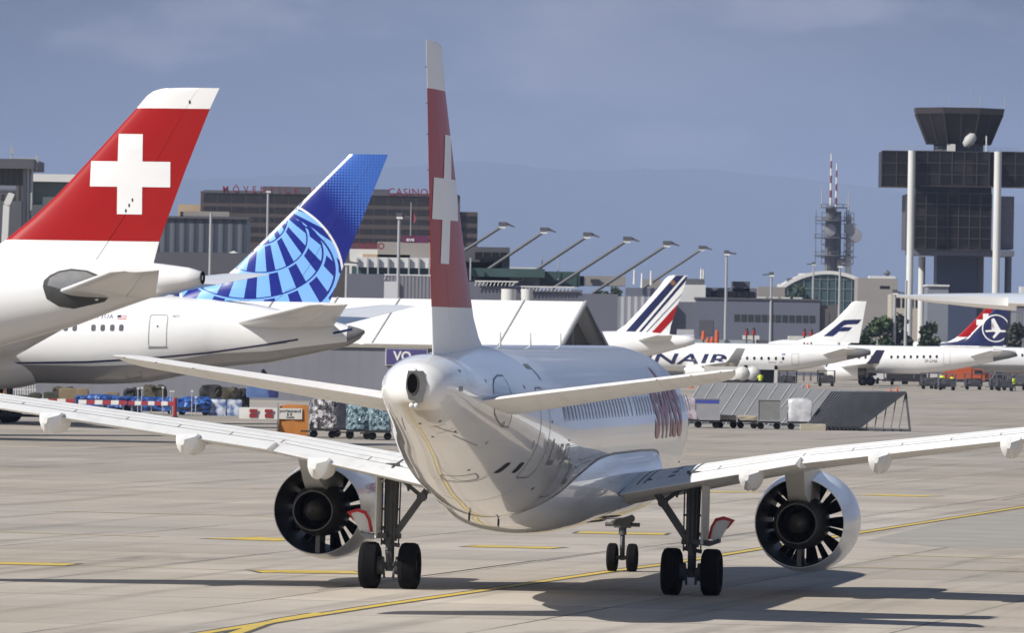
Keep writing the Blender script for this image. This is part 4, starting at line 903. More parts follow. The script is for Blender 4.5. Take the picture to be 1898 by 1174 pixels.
x0, z0 = B.xz(745, 450, 6); q = MB().box(x0, x0 + 3.3, 6, 6.3, z0, z0 + .9).build('advertising_sign', mat('magenta_sign', (.11, .02, .065), .5), B.r)
x0, z0 = B.xz(753, 449, 5.8); sign_text('sign_lettering', 'eve', .5, C_WHITE, B.r, (x0, 5.85, z0 + .12), bold=.02)
x0, z0 = B.xz(654, 461, 6); sign_text('roof_lettering', 'CASINO', .75, S_RED, B.r, (x0, 6, z0), split=True, bold=.03)
for px, yt in ((770, 503), (1035, 475), (1005, 470)): x0, z1 = B.xz(px, yt, 8); MB().tube((x0, 8, z1 - 3), (x0, 8, z1), .1, .05, 6).build('antenna', C_POLE, B.r)
# -- leaning floodlight masts
masts = (((935, 417), (775, 520)), ((1012, 427), (868, 524)), ((1092, 436), (948, 531)), ((1166, 444), (1022, 537)), ((1240, 452), (1098, 544)), ((1304, 460), (1170, 549)))
FL = None; pos_ = ('leftmost', 'second', 'third', 'fourth', 'fifth', 'rightmost')
for i, ((ax, ay), (bx_, by)) in enumerate(masts):
    d = 1131 if i == 5 else 934.5; A, Bq = P(ax, ay, d), P(bx_, by, d); Bq.z = max(0, Bq.z)
    # carried down along its slope to the ground
    dirv = (Bq - A) / (A.z - Bq.z); foot = A + dirv * A.z
    t = thing('floodlight_mast', 'leaning grey floodlight mast over the terminal roof, %s of the six' % pos_[i], 'floodlight', foot, group='leaning floodlight masts')
    MB().tube((0, 0, 0), A - foot, .26, .18, 12).build('mast', M['mast'], t, 60)
    h = A - foot; m = MB(); m.box(h.x - .75, h.x + .35, -.6, .6, h.z - .1, h.z + .35); m.loft([[(h.x + .3, y_, h.z + .3), (h.x + 1.3, y_, h.z - .15), (h.x + 1.3, y_, h.z - .3), (h.x + .3, y_, h.z - .05)] for y_ in (-.5, .5)]); m.build('lamp_head', C_DGREY, t)
    MB().box(h.x - .65, h.x + .15, -.5, .5, h.z - .42, h.z - .12).build('lamp', C_LAMP, t)
# -- upright lamp posts
for px, yt, d, lab, arm in ((497, 351, 1150, 'tall white lamp post in front of the hotel, left of the blue tail', 1), (740, 398, 880, 'white lamp post standing in front of the terminal, left of the big tail', 1), (1347, 467, 1000, 'tall pole with a floodlight in front of the grey cargo building', 1), (1430, 507, 1120, 'thin lamp post with a single arm left of the glass arch', -1), (1508, 488, 1500, 'short dark lamp post behind the left half of the glass arch', -1), (1557, 490, 1050, 'lamp post in front of the glass arch', 1), (1659, 540, 1000, 'grey lamp post among the trees by the tower column', 1), (643, 484, 860, 'short lamp post beside the blue tail in front of the terminal', 1), (391, 395, 960, 'thin pole before the louvred hall', 0), (1680, 520, 990, 'slim grey post just left of the tower column', 0)):
    q = P(px, yt, d); t = thing('lamp_post', lab, 'lamp post', (q.x, d, 0))
    MB().tube((0, 0, 0), (0, 0, q.z), .26, .16, 10).build('mast', C_POLE, t, 60)
    if arm:
        m = MB(); m.bar((0, 0, q.z - .1), (arm * 1.3, 0, q.z - .25), .25, .2); m.box(-.35, .35, -.3, .3, q.z - .2, q.z + .2); m.build('lamp_head', C_DGREY, t)
        MB().box(-.3, .4, -.25, .25, q.z - .5, q.z - .21).build('lamp', C_LAMP, t)
q = P(762, 375, 1500); t = thing('flagpole', 'flagpole with a red flag before the hotel front', 'flagpole', (q.x, 1500, 0)); MB().tube((0, 0, 0), (0, 0, q.z), .14, .08, 8).build('mast', C_POLE, t); MB().loft([[(0.1, 0, q.z - 1.2), (.6, .25, q.z - 2.0), (1.0, -.1, q.z - 3.4)], [(.1, .06, q.z - 3.4), (.5, .3, q.z - 3.9), (.7, -.05, q.z - 4.4)]], caps=False, closed=False).build('cloth', S_RED, t)

# -- white tent hall
o = P(1042, 640, 590); o.z = 0; ph = R(12); tent = thing('white_tent_hall', 'long white tent hall with grey walls in the middle distance', 'tent', o, (0, 0, -ph))
W_, L_, ez, rz = 19.0, 62.0, P(1042, 641, 590).z, P(1085, 564, 600).z + .2      # local: -x along the hall, +y across
tw = mat('tent_membrane', (.80, .80, .79), .7, .03, .2); strap = mat('roof_strap', (.42, .42, .42), .7)
m = MB(); m.loft([[(0, 0, ez), (0, W_ / 2, rz), (0, W_, ez), (0, W_, ez - .12), (0, W_ / 2, rz - .14), (0, 0, ez - .12)], [(-L_, 0, ez), (-L_, W_ / 2, rz), (-L_, W_, ez), (-L_, W_, ez - .12), (-L_, W_ / 2, rz - .14), (-L_, 0, ez - .12)]]); m.build('roof', tw, tent)
m = MB()
for i in range(12): xx = -5.15 * i - (0.1 if i == 0 else 0); m.bar((xx, -.03, ez + .0), (xx, W_ / 2, rz + .03), .11, .1); m.bar((xx, W_ / 2, rz + .03), (xx, W_ + .03, ez), .11, .1)
m.build('roof_strap', strap, tent)
MB().box(-L_ + .2, -.3, .15, .4, 0, ez - .16).build('wall', ribbed('tent_wall_cladding', (.165, .168, .195), 1.1, depth=.06, bumpy=False), tent); MB().box(-L_ + .2, -.3, W_ - .4, W_ - .15, 0, ez - .16).build('wall', C_RIBG, tent); MB().box(-L_ + .2, -L_ + .5, .4, W_ - .4, 0, ez - .2).build('wall', C_RIBG, tent)
MB().box(-L_, .05, -.08, .12, ez - .42, ez - .14).build('eave_gutter', mat('gutter_tan', (.26, .24, .20), .7), tent)
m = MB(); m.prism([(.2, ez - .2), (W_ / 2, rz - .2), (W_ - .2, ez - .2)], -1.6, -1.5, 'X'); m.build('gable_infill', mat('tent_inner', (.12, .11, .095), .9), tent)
m = MB(); m.bar((-.1, .1, ez - .1), (-.1, W_ / 2, rz - .1), .25, .3); m.bar((-.1, W_ / 2, rz - .1), (-.1, W_ - .1, ez - .1), .25, .3); m.bar((-.15, .2, 0), (-.15, .2, ez), .3, .3); m.bar((-.15, W_ - .2, 0), (-.15, W_ - .2, ez), .3, .3); m.bar((-1.4, 0, ez - .1), (-1.4, W_, ez - .1), .25, .25); m.bar((-1.3, W_ / 2 + 1, ez), (-1.3, W_ / 2 + 1, ez + 1.4), .1, .1); m.build('gable_frame', C_POLE, tent)
dx_ = (o.x - P(718, 660, 598).x) / math.cos(ph); sg = MB().box(-dx_, -dx_ + 3.3, -.06, .14, ez - 1.75, ez - .5).build('hall_sign', mat('sign_violet', (.055, .045, .16), .5), tent)
MB().box(-dx_ - .06, -dx_ + 3.36, -.03, .13, ez - 1.81, ez - .44).build('sign_border', C_WHITE, tent); sign_text('sign_lettering', 'VO', .7, C_WHITE, tent, (-dx_ + .62, -.1, ez - 1.4), .03, bold=.03)
# -- grey cargo building and its neighbours
B = Bld('cargo_building', 'long low grey cargo building with one row of square windows', 'building', 1440, 1120)
B.box('wall', 1290, 1520, 556, None, 0, 18, mat('cargo_wall', (.12, .128, .172), .6, .08, .2)); B.box('wall', 1519, 1556, 566, None, .5, 16, mat('dark_taupe_wall', (.10, .095, .095), .6, .1, .2)); B.box('wall', 1142, 1240, 550, None, -1, 16, C_RIB); B.box('wall', 1238, 1292, 560, None, .6, 16, C_GREY)
B.box('loading_door', 1296, 1322, 594, 622, -.06, .2, C_DGREY); B.box('loading_door', 1108, 1140, 586, 640, -.06, .2, C_DGREY); B.box('wall', 1090, 1142, 545, None, 0, 14, C_GREY)
B.windows(1360, 1512, 583.5, 598.5, 12, 1, 0, mat('office_glass', (.035, .045, .042), .15, .3, .4), .8, .9)
B.box('slot_window', 1533, 1537, 580, 620, .44, .2, C_DGREY)
B.windows(1400, 1490, 551, 557, 4, 1, 3, C_WHITE, .75, 1, 'roof_vent')
B.box('roof_edge', 1288, 1521, 553, 556, -.2, 18.5, C_DGREY)
for px0, px1, y0, d_, m_ in ((1250, 1308, 528, 6, C_WHITE), (1262, 1304, 517, 8, C_DGREY), (1300, 1405, 534, 14, C_GREY), (1358, 1390, 522, 14, C_DGREY), (1405, 1455, 532, 10, C_CONC), (1160, 1235, 534, 10, C_GREY), (1192, 1225, 518, 12, C_CONC)): B.box('roof_block', px0, px1, y0, 560, d_, 8, m_)
B.windows(1318, 1400, 539, 552, 7, 1, 13.9, C_GLASS, .85, .8)
for px, yt in ((1176, 500), (1190, 507), (1207, 502), (1304, 500), (1300, 498)): x0, z1 = B.xz(px, yt, 9); MB().tube((x0, 9, z1 - 2.2), (x0, 9, z1), .2, .14, 8).build('antenna', C_WHITE, B.r)
# -- glass arch hall
B = Bld('glass_arch_hall', 'large arched hall with a green glass front and white rim', 'building', 1533, 1700)
cx, zt = B.xz(1535, 505); ex, ze = B.xz(1446, 536); hw_ = cx - ex; sag = zt - ze; rad = (hw_ ** 2 + sag ** 2) / (2 * sag)
arc = lambda r_, n=24: [(cx + r_ * math.sin(a_), zt - rad + r_ * math.cos(a_)) for a_ in [math.asin(hw_ / rad) * (2 * i / n - 1) for i in range(n + 1)]]
m = MB(); m.prism([(cx - hw_ * .97, 0)] + arc(rad - .5) + [(cx + hw_ * .97, 0)], .6, 30); m.build('glass_front', mat('arch_glass', (.05, .085, .09), .12, .35, .15), B.r)
a_, c_ = arc(rad + .35), arc(rad - .45); m = MB(); m.loft([[(x0, 0, z0) for x0, z0 in a_] + [(x0, 0, z0) for x0, z0 in c_[::-1]], [(x0, 31, z0) for x0, z0 in a_] + [(x0, 31, z0) for x0, z0 in c_[::-1]]]); m.build('arch_rim', C_WHITE, B.r)
m = MB()
for i in range(1, 12): x0 = cx - hw_ + i * hw_ / 6; z0 = zt - rad + math.sqrt(max(0, (rad - .5) ** 2 - (x0 - cx) ** 2)); m.box(x0 - .09, x0 + .09, .35, .58, 0, z0)
for z0 in (ze - 2.5, ze + .2, ze + 2.4): w__ = math.sqrt(max(.1, (rad - .6) ** 2 - (z0 - zt + rad) ** 2)); w__ = min(w__, hw_ * .96); m.box(cx - w__, cx + w__, .4, .59, z0 - .08, z0 + .08)
m.build('mullion_grid', mat('arch_mullion', (.16, .2, .2), .5), B.r)
m = MB(); xa, za = B.xz(1618, 540, -1); xb, zb_ = B.xz(1568, 600, -1); m.prism([(xb, 0), (xb, zb_), (xa, za), (B.xz(1650, 540)[0], B.xz(1650, 540)[1]), (B.xz(1650, 540)[0], 0)], -2, 20); m.build('side_wing', C_CONC, B.r)
for px, y0 in ((1487, 507), (1466, 516), (1448, 527)): x0, z0 = B.xz(px, y0, 5); MB().box(x0 - .9, x0 + .9, 4, 6, z0 - 1.5, z0).build('roof_vent', C_WHITE if px != 1466 else C_DGREY, B.r)
B = Bld('beige_block', 'beige block with a flat roof just left of the control tower', 'building', 1630, 1450)
B.box('wall', 1590, 1664, 516, None, 0, 14, C_CONC); B.box('roof_plant', 1612, 1660, 512, 517, 2, 8, C_WHITE)
x0, z0 = B.xz(1644, 507, 3); MB().revolve([(-.7, .1), (0, .75), (.7, .1)], (x0, 3, z0), 'Z', 14).build('roof_ball', C_GREY, B.r, 60)
B.windows(1630, 1650, 530, 536, 1, 1, 0, C_GLASS, .9, .9)
B = Bld('pillared_building', 'pale building with tall windows between pillars behind the tower columns', 'building', 1690, 1300)
B.box('wall', 1652, 1722, 546, None, 0, 12, mat('sand_wall', (.42, .38, .32), .8, .1, .2)); B.windows(1658, 1720, 552, 572, 5, 1, 0, C_GLASS, .7, .9); B.windows(1700, 1735, 580, 598, 3, 2, 0, C_GLASS, .7, .5)
B = Bld('ribbed_annex', 'glazed annex on the foot of the tower', 'building', 1738, 1080)
B.box('wall', 1720, 1758, 531, None, 0, 10, mat('annex_glass', (.20, .22, .25), .3, .2, .3)); B.box('roof', 1718, 1760, 528, 531, -.3, 10.6, C_WHITE)
B = Bld('low_grey_building', 'low grey building beyond the tower at the right edge', 'building', 1870, 1250)
B.box('wall', 1820, 1960, 545, None, 0, 14, C_GREY); B.box('wall', 1884, 1960, 580, None, -30, 20, C_RIBG); B.box('roof_plant', 1893, 1960, 532, 545, 3, 6, C_WHITE); B.windows(1824, 1884, 560, 575, 6, 1, 0, C_GLASS, .8, .8)

# -- radio mast
B = Bld('radio_tower', 'radio tower with dishes, platforms and red-white striped aerials', 'tower', 1545, 2400)
def zpx(y): return B.xz(1545, y)[1]
xa = B.xz(1538, 450)[0]; xb = B.xz(1552, 450)[0]; xc = B.xz(1573, 450)[0]
MB().tube((xa, 0, 0), (xa, 0, zpx(382)), 1.75, 1.5, 16).build('shaft', mat('tower_concrete', (.13, .125, .125), .8, .25, .2), B.r, 60); MB().tube((xb, 1, 0), (xb, 1, zpx(392)), 1.4, 1.2, 14).build('shaft', C_DGREY, B.r, 60); MB().tube((xc, 0, 0), (xc, 0, zpx(400)), 1.2, .9, 12).build('shaft', C_WHITE, B.r, 60)
for y0, r_ in ((386, 4.2), (410, 6.0), (442, 6.2), (475, 5.9)):
    m = MB(); z0 = zpx(y0); m.revolve([(z0, .3), (z0, r_), (z0 + .35, r_), (z0 + .35, .3)], (xa + 1, 0, 0), 'Z', 18); m.revolve([(z0 + 1.2, r_ - .1), (z0 + 1.2, r_), (z0 + 1.3, r_), (z0 + 1.3, r_ - .1)], (xa + 1, 0, 0), 'Z', 18)
    for i in range(9): a_ = 2 * PI * i / 9; m.tube((xa + 1 + r_ * .98 * math.cos(a_), r_ * .98 * math.sin(a_), z0), (xa + 1 + r_ * .98 * math.cos(a_), r_ * .98 * math.sin(a_), z0 + 1.3), .08, n=4)
    m.build('platform', C_DGREY, B.r)
m = MB()                                     # lattice round the shafts
for px, w_ in ((1538, 2.7), (1573, 1.5)):
    x_ = B.xz(px, 440)[0]; zs = [zpx(490) + k * 2.1 for k in range(int((zpx(392) - zpx(490)) / 2.1) + 1)]
    for k in range(len(zs) - 1):
        for sx in (-1, 1): m.bar((x_ - sx * w_, -w_, zs[k]), (x_ + sx * w_, -w_, zs[k + 1]), .14, .14)
        m.bar((x_ - w_, -w_, zs[k]), (x_ + w_, -w_, zs[k]), .14, .14)
    for sx in (-1, 1): m.bar((x_ + sx * w_, -w_, zs[0]), (x_ + sx * w_, -w_, zs[-1]), .2, .2)
m.build('lattice', C_DGREY, B.r)
m = MB()
for px in (1512, 1568, 1576): x0 = B.xz(px, 440)[0]; m.tube((x0, -.5, zpx(490)), (x0, -.5, zpx(392)), .1, n=5)
for y0 in (415, 442, 476): m.tube((B.xz(1510, y0)[0], -.5, zpx(y0)), (B.xz(1588, y0)[0], -.5, zpx(y0)), .1, n=5)
m.build('ladder_frame', C_DGREY, B.r)
for px, yb, yt in ((1540, 380, 285), (1550, 392, 303)):
    x0 = B.xz(px, 350)[0]; x1 = B.xz(px + (0.8 if px == 1540 else 1.2), 300)[0]; m = MB(); n_ = 7
    for i in range(n_): m.mi = i % 2; m.tube((lerp(x0, x1, i / n_), 0, zpx(lerp(yb, yt, i / n_))), (lerp(x0, x1, (i + 1) / n_), 0, zpx(lerp(yb, yt, (i + 1) / n_))), .42 - .03 * i, .42 - .03 * (i + 1), 10)
    m.build('striped_aerial', [C_WHITE, S_RED], B.r)
for px, yb, yt in ((1524, 378, 347), (1574, 400, 352), (1570, 400, 362)): x0 = B.xz(px, 350)[0]; MB().tube((x0, 0, zpx(yb)), (x0, 0, zpx(yt)), .28, .1, 6).build('antenna', C_POLE, B.r)
for px, py, r_ in ((1538, 427, 2.1), (1576, 424, 2.0), (1584, 437, 2.3)):
    x0 = B.xz(px, py, -2)[0]; m = MB(); m.revolve([(-.9, .1), (-.75, r_ * .96), (-.35, r_), (.2, r_ * .6), (.5, .1)], n=24); m.build('dish', mat('dish_grey', (.25, .25, .27), .5), B.r, 60, loc=(x0, -2, zpx(py)))
m = MB(); m.tube((xc, 0, zpx(483)), (xb, 0, zpx(483)), .7, n=10); m.build('cable_duct', C_CONC, B.r)

# -- trees
def leaf_mat(name, c):
    s = Sh(name, rough=.7); oi = s.nt.nodes.new('ShaderNodeNewGeometry'); r_ = V(s.nt, oi.outputs['Random Per Island']); s.set('color', s.scale(c, r_ * .9 + .5)); return s.m
LEAF = [leaf_mat('foliage_dark', (.028, .050, .018)), leaf_mat('foliage_mid', (.045, .075, .024)), leaf_mat('foliage_brown', (.035, .036, .026))]
BARK = mat('bark', (.06, .045, .035), .9)
def tree(label, px, d, h, w, li=0, n=900, group='trees between the buildings'):
    t = thing('broadleaf_tree', label, 'tree', base(px, d), group=group); rnd = random.Random(px * 3 + d)
    m = MB(); m.tube((0, 0, 0), (.1, 0, h * .45), .3, .2, 8); cl = []
    for i in range(9):
        a_ = rnd.uniform(0, 2 * PI); r_ = rnd.uniform(.1, .42) * w; z_ = rnd.uniform(.38, .86) * h; c_ = (r_ * math.cos(a_), r_ * math.sin(a_), z_); cl.append((c_, rnd.uniform(.14, .24) * w)); m.tube((.05, 0, h * rnd.uniform(.25, .45)), c_, .12, .04, 5)
    cl.append(((0, 0, h * .86), w * .2)); m.build('trunk', BARK, t)
    m = MB()
    for i in range(n):
        (cx_, cy_, cz_), r_ = cl[rnd.randrange(len(cl))]
        v = Vector((rnd.gauss(0, 1), rnd.gauss(0, 1), rnd.gauss(0, .8))); v = v.normalized() * r_ * rnd.uniform(.45, 1.1)
        c_ = Vector((cx_, cy_, cz_)) + v; a1 = Vector((rnd.gauss(0, 1), rnd.gauss(0, 1), rnd.gauss(0, 1))).normalized(); a2 = a1.orthogonal().normalized(); s_ = rnd.uniform(.25, .5)
        m.add([c_ + a1 * s_, c_ + a2 * s_ * .7, c_ - a1 * s_, c_ - a2 * s_ * .7], [(0, 1, 2, 3)])
    m.build('crown', LEAF[li], t)
tree('dark green tree in front of the glass arch', 1478, 1500, P(1478, 520, 1500).z, 8.5, 0, 1300)
for px, d, yt, w, li, lab in ((1640, 1000, 582, 4.6, 1, 'bushy green tree left of the white tower column'), (1668, 1010, 578, 5, 2, 'brownish tree between the lamp post and the tower column'), (1620, 1060, 598, 3.4, 0, 'small tree beside the dark F tail'), (1726, 1020, 592, 4, 1, 'green tree between the two white tower columns'), (1884, 1000, 592, 3.6, 2, 'dark tree right of the crane tail'), (1140, 1150, 522, 5.5, 0, 'dark tree on the far side of the tent hall under a floodlight mast'), (1115, 1150, 526, 5, 0, 'smaller dark tree beside the one under the floodlight mast'), (1600, 1030, 612, 3.5, 1, 'low green bush by the dark F tail'), (56, 780, 382, 4, 1, 'green tree by the pier building at the left')):
    tree(lab, px, d, P(px, yt, d).z, w, li)
# ---------------------------------------------------------------- things standing on the apron
PLASTIC = Sh('wrap_film', rough=.25, coat=.4); x = PLASTIC.pos(); n = PLASTIC.noise(5, 6, rough=.65); PLASTIC.set('color', PLASTIC.mix(n.ss(.42, .62), (.02, .06, .085), (.30, .42, .48))); PLASTIC.bump(PLASTIC.noise(6, 5), 1, .15)
MIXED = Sh('mixed_cargo', rough=.4); x = MIXED.pos(); n = MIXED.noise(3.2, 6, rough=.6); MIXED.set('color', MIXED.mix(n.ss(.46, .54), (.055, .05, .06), (.52, .50, .52))); MIXED.bump(MIXED.noise(4, 5), 1, .2)
TARP = Sh('blue_tarp', rough=.35); n = TARP.noise(2.6, 5, rough=.6); TARP.set('color', TARP.mix(n.ss(.35, .7), (.010, .035, .16), (.05, .16, .52))); TARP.bump(TARP.noise(3, 4), 1, .15)
WATER = Sh('clear_blue_film', rough=.2); n = WATER.noise(2.2, 5); x = WATER.pos(); WATER.set('color', WATER.mix(n.ss(.4, .65), (.10, .16, .34), (.62, .66, .74)))
ORANGE = mat('orange_canvas', (.42, .16, .03), .6, .25, 2)
B_RED = mat('barrier_red', (.26, .02, .025), .5, .2, 3); B_WHITE = mat('barrier_white', (.58, .57, .54), .5, .2, 2)
CRATE = mat('crate_wood', (.21, .155, .095), .8, .25, 2); DKGREEN = mat('olive_crate', (.05, .05, .035), .7, .3); BLK = mat('dolly_black', (.02, .02, .022), .6, .3)
HIVIS = mat('hi_vis_yellow', (.62, .75, .03), .6); TROUS = mat('work_trousers', (.03, .035, .05), .8); SKINM = mat('skin', (.42, .26, .19), .6); HAIR = mat('hair_dark', (.02, .015, .012), .7)
RED_O = mat('signal_orange', (.55, .10, .03), .5)
PLASTIC, MIXED, TARP, WATER = PLASTIC.m, MIXED.m, TARP.m, WATER.m
def soft_box(w, d, h, m, name, parent, z=0, jit=.06, seed=1, n=5):      # bulging, uneven wrapped load
    rnd = random.Random(seed); bm = bmesh.new(); bmesh.ops.create_cube(bm, size=1); bmesh.ops.subdivide_edges(bm, edges=bm.edges[:], cuts=n, use_grid_fill=True)
    for v in bm.verts:
        e = sum(abs(abs(q) - .5) < 1e-4 for q in v.co); f = 1.0 - .035 * max(0, e - 1)
        v.co = Vector((v.co.x * w * f + rnd.uniform(-jit, jit), v.co.y * d * f + rnd.uniform(-jit, jit), (v.co.z + .5) * h * (f if v.co.z > 0 else 1) + z + (rnd.uniform(-jit, jit) if v.co.z > -.49 else 0)))
    me = bpy.data.meshes.new(name); bm.to_mesh(me); bm.free(); me.materials.append(m); me.polygons.foreach_set('use_smooth', [True] * len(me.polygons)); me.set_sharp_from_angle(angle=R(55))
    o = bpy.data.objects.new(name, me); COL.objects.link(o); o.parent = parent; return o
def dolly(t, w, d=1.5):
    m = MB(); m.box(-w / 2, w / 2, -d / 2, d / 2, .38, .52); m.box(-w / 2 - .5, -w / 2, -.05, .05, .3, .38); m.build('deck', BLK, t)
    for sx in (-1, 1):
        for sy in (-1, 1): MB().tube((sx * w * .36, sy * d * .4 - .06, .2), (sx * w * .36, sy * d * .4 + .06, .2), .2, n=14).build('wheel', M['tyre'], t)
def load(name, label, cat, px, d, w, h, m, dep=1.5, dz=True, group=None, rot=0, seed=1, z0=None, jit=.06, part='wrapped_load'):
    t = thing(name, label, cat, base(px, d), (0, 0, rot), group)
    if dz: dolly(t, w, dep)
    soft_box(w, dep, h, m, part, t, (.52 if dz else 0) if z0 is None else z0, jit, seed); return t
D1 = 400
t = load('canvas_crate', 'orange canvas crate with a white lettered notice beside the wrapped pallets', 'crate', 549, 396, 1.62, 1.68, ORANGE, 1.4, False, rot=R(-3), jit=.025, part='canvas_body')
MB().box(-.78, .46, -.77, -.74, .92, 1.5).build('notice', B_WHITE, t)
for k, (tx, hh, zz, x0) in enumerate((('portaquand', .17, 1.28, -.74), ('& le', .12, 1.12, -.35), ('Guide', .12, .97, -.38))): sign_text('notice_lettering', tx, hh, M['dark'], t, (x0, -.775, zz), .02, bold=.006)
m = MB()
for sx in (-.83, .83): m.box(sx - .04, sx + .04, -.79, -.7, .1, 1.78)
m.build('frame', M['alu'], t)
load('cargo_pallet', 'wrapped pallet of mixed white and brown parcels right of the orange crate', 'pallet', 602, 392, 1.35, 1.55, MIXED, 1.5, group='wrapped pallets on dollies', seed=4, jit=.09)
load('cargo_pallet', 'dark film-wrapped pallet between the mixed parcels and the teal ones', 'pallet', 640, 396, .95, 1.55, mat('dark_film', (.05, .05, .065), .3, .5, 3), 1.5, group='wrapped pallets on dollies', seed=5)
load('cargo_pallet', 'teal film-wrapped pallet with a pale strap', 'pallet', 668, 390, 1.25, 1.5, PLASTIC, 1.5, group='wrapped pallets on dollies', seed=6, jit=.08)
load('cargo_pallet', 'teal wrapped pallet partly hidden by the airliner tail', 'pallet', 708, 388, 1.1, 1.45, PLASTIC, 1.5, group='wrapped pallets on dollies', seed=8, jit=.08)
load('parcel_heap', 'loose pile of pale bags lying over the wrapped pallets', 'bags', 625, 398, 1.8, .45, MIXED, 1.2, False, seed=9, z0=2.02, jit=.12, part='bags')
# tarps, tanks, barriers on the left
for px, d, w, h, lab, sd in ((186, 486, 3.0, .95, 'blue tarpaulin-covered cart behind the first red and white barrier', 1), (243, 488, 1.0, .85, 'narrow blue tarpaulin bundle between two covered carts', 2), (290, 486, 2.9, .85, 'long dark blue tarpaulin-covered cart left of the red post', 3), (362, 484, 2.1, .95, 'bright blue tarpaulin-covered cart right of the red post', 4)):
    load('covered_cart', lab, 'cart', px, d, w, h, TARP, 1.6, group='tarpaulin carts', seed=sd, jit=.12, z0=.2, part='tarpaulin')
for px, w, lab in ((406, 1.15, 'left of two blue-white film-wrapped tanks'), (437, .95, 'right of two blue-white film-wrapped tanks')): load('wrapped_tank', lab + ' by the white barrier', 'tank', px, 484, w, 1.05, WATER, 1.1, False, group='wrapped tanks', seed=int(px), jit=.04, part='tank_body')
for px, w, m_, lab in ((481, 1.55, mat('crate_blue', (.10, .17, .36), .5, .25, 2), 'pale blue stacked crate behind the white barrier'), (508, .7, mat('crate_navy', (.03, .04, .15), .5), 'dark navy crate behind the white barrier')): load('blue_crate', lab, 'crate', px, 492, w, 1.0, m_, 1.2, False, seed=3, z0=1.15, jit=.02, part='crate_body'); 
def barrier(px0, px1, d, lab, z0, z1, nseg, depth=.45, first=0):
    a = base(px0, d).x; b = base(px1, d).x; t = thing('traffic_barrier', lab, 'barrier', ((a + b) / 2, d, 0), group='red and white barriers'); L = b - a; m = MB()
    prof = [(-depth / 2, z0), (-depth * .42, lerp(z0, z1, .35)), (-depth * .2, z1), (depth * .2, z1), (depth * .42, lerp(z0, z1, .35)), (depth / 2, z0)]
    for i in range(nseg):
        m.mi = (i + first) % 2; x0, x1 = -L / 2 + L * i / nseg + .01, -L / 2 + L * (i + 1) / nseg - .01; m.loft([[(x_, p_, q_) for p_, q_ in prof] for x_ in (x0, x1)])
    m.build('rail', [B_WHITE, B_RED], t)
    if z0 > .3:
        for q in (-.42, 0, .42): MB().box(L * q - .05, L * q + .05, -.04, .04, 0, z0).build('leg', M['alu'], t)
    return t
barrier(76, 141, 478, 'red and white barrier rail nearest the left edge', .66, .98, 4); barrier(148, 238, 476, 'red and white barrier rail in front of the first blue tarpaulin', .68, .96, 6); barrier(240, 326, 478, 'red and white barrier rail ending at the red post', .66, .92, 7, first=1)
t = barrier(446, 520, 470, 'white block barrier with red squares left of the orange crate', 0, .72, 1)
for q in (-.35, .62):
    for z in (.1, .4): MB().box(q - .25, q + .25, -.27, -.2, z, z + .22).build('red_square', B_RED, t)
t = thing('red_post', 'slim red marker post at the end of the barrier rails', 'post', base(327, 470)); MB().tube((0, 0, 0), (0, 0, 1.25), .13, .12, 10).build('post_body', B_RED, t); MB().box(-.2, .2, -.2, .2, 0, .07).build('foot', BLK, t)
for i, (px, d, z, wid) in enumerate(((44, 496, 1.0, 1.1), (68, 498, 1.15, .8), (100, 500, 1.2, 1.2))): load('olive_crate', ('low olive crate near the left edge', 'grey olive crate beside the low one', 'long dark crate behind the leftmost barrier')[i], 'crate', px, d, wid, z, DKGREEN, 1.2, False, seed=i, jit=.03, part='crate_body')
for i, (px, z0, w, h) in enumerate(((130, 1.15, 1.3, .35), (155, 1.1, .8, .4), (210, .8, .9, .5))): load('wooden_crate', ('tan wooden crate stacked above the left barrier', 'smaller tan crate right of the stacked one', 'tan box behind the blue tarpaulin carts')[i], 'crate', px, 498, w, h + z0, CRATE, 1.0, False, seed=i, jit=.02, part='crate_body')
for i, (px, w, h) in enumerate(((248, 1.0, 1.5), (290, 1.4, 1.7), (395, 1.5, 1.75), (425, 1.5, 1.65), (450, .9, 1.55), (120, 1.4, 1.5))): load('scrap_pile', ('dark heap behind the narrow blue bundle', 'grey covered heap behind the long tarpaulin', 'black covered stack behind the bright tarpaulin', 'brown timber stack behind the tanks', 'small brown stack next to the blue crates', 'rounded dark machine cover above the left barrier')[i], 'stack', px, 502, w, h, mat(('heap_black', 'heap_brown')[i % 2], ((.022, .022, .026), (.06, .052, .035))[i % 2], .8, .4, 2), 1.4, False, seed=i + 20, jit=.14, part='heap')
for px, yt in ((256, 722), (263, 721), (302, 720), (317, 727), (321, 727), (356, 727), (363, 738)):
    q = P(px, yt, 482); t = thing('white_post', 'slim white post sticking up among the blue carts', 'post', (q.x, 482, 0), group='slim white posts'); MB().tube((0, 0, 0), (0, 0, q.z), .035, n=8).build('pole', C_POLE, t); MB().box(-.08, .08, -.06, .06, q.z - .02, q.z + .1).build('cap', B_WHITE, t)
for px, w in ((38, .5), (42, .5), (62, .6), (72, .6)): pass
t = thing('orange_tank', 'orange round drum cut by the left edge', 'drum', base(-6, 470)); m = MB(); m.revolve([(-1, .05), (-1, .62), (-.9, .68), (.9, .68), (1, .62), (1, .05)], (0, 0, 1.35), 'Y', 24); m.build('drum_body', mat('drum_orange', (.6, .22, .03), .45), t, 50); MB().box(-.6, .6, -.9, .9, .05, .75).build('cradle', BLK, t)
t = thing('storage_cabinet', 'small rust-red cabinet beside the orange drum', 'cabinet', base(10, 474)); MB().box(-.3, .35, 0, 1.2, 0, 1.9).build('body', mat('rust_red', (.10, .035, .025), .8, .3), t); MB().box(-.34, .39, -.05, 1.25, 1.9, 1.97).build('lid', BLK, t)
for px in (36, 58): load('white_rack', 'white pipe rack %s the olive crates' % ('left above' if px < 50 else 'right above'), 'rack', px, 505, .01, .01, B_WHITE, .01, False)
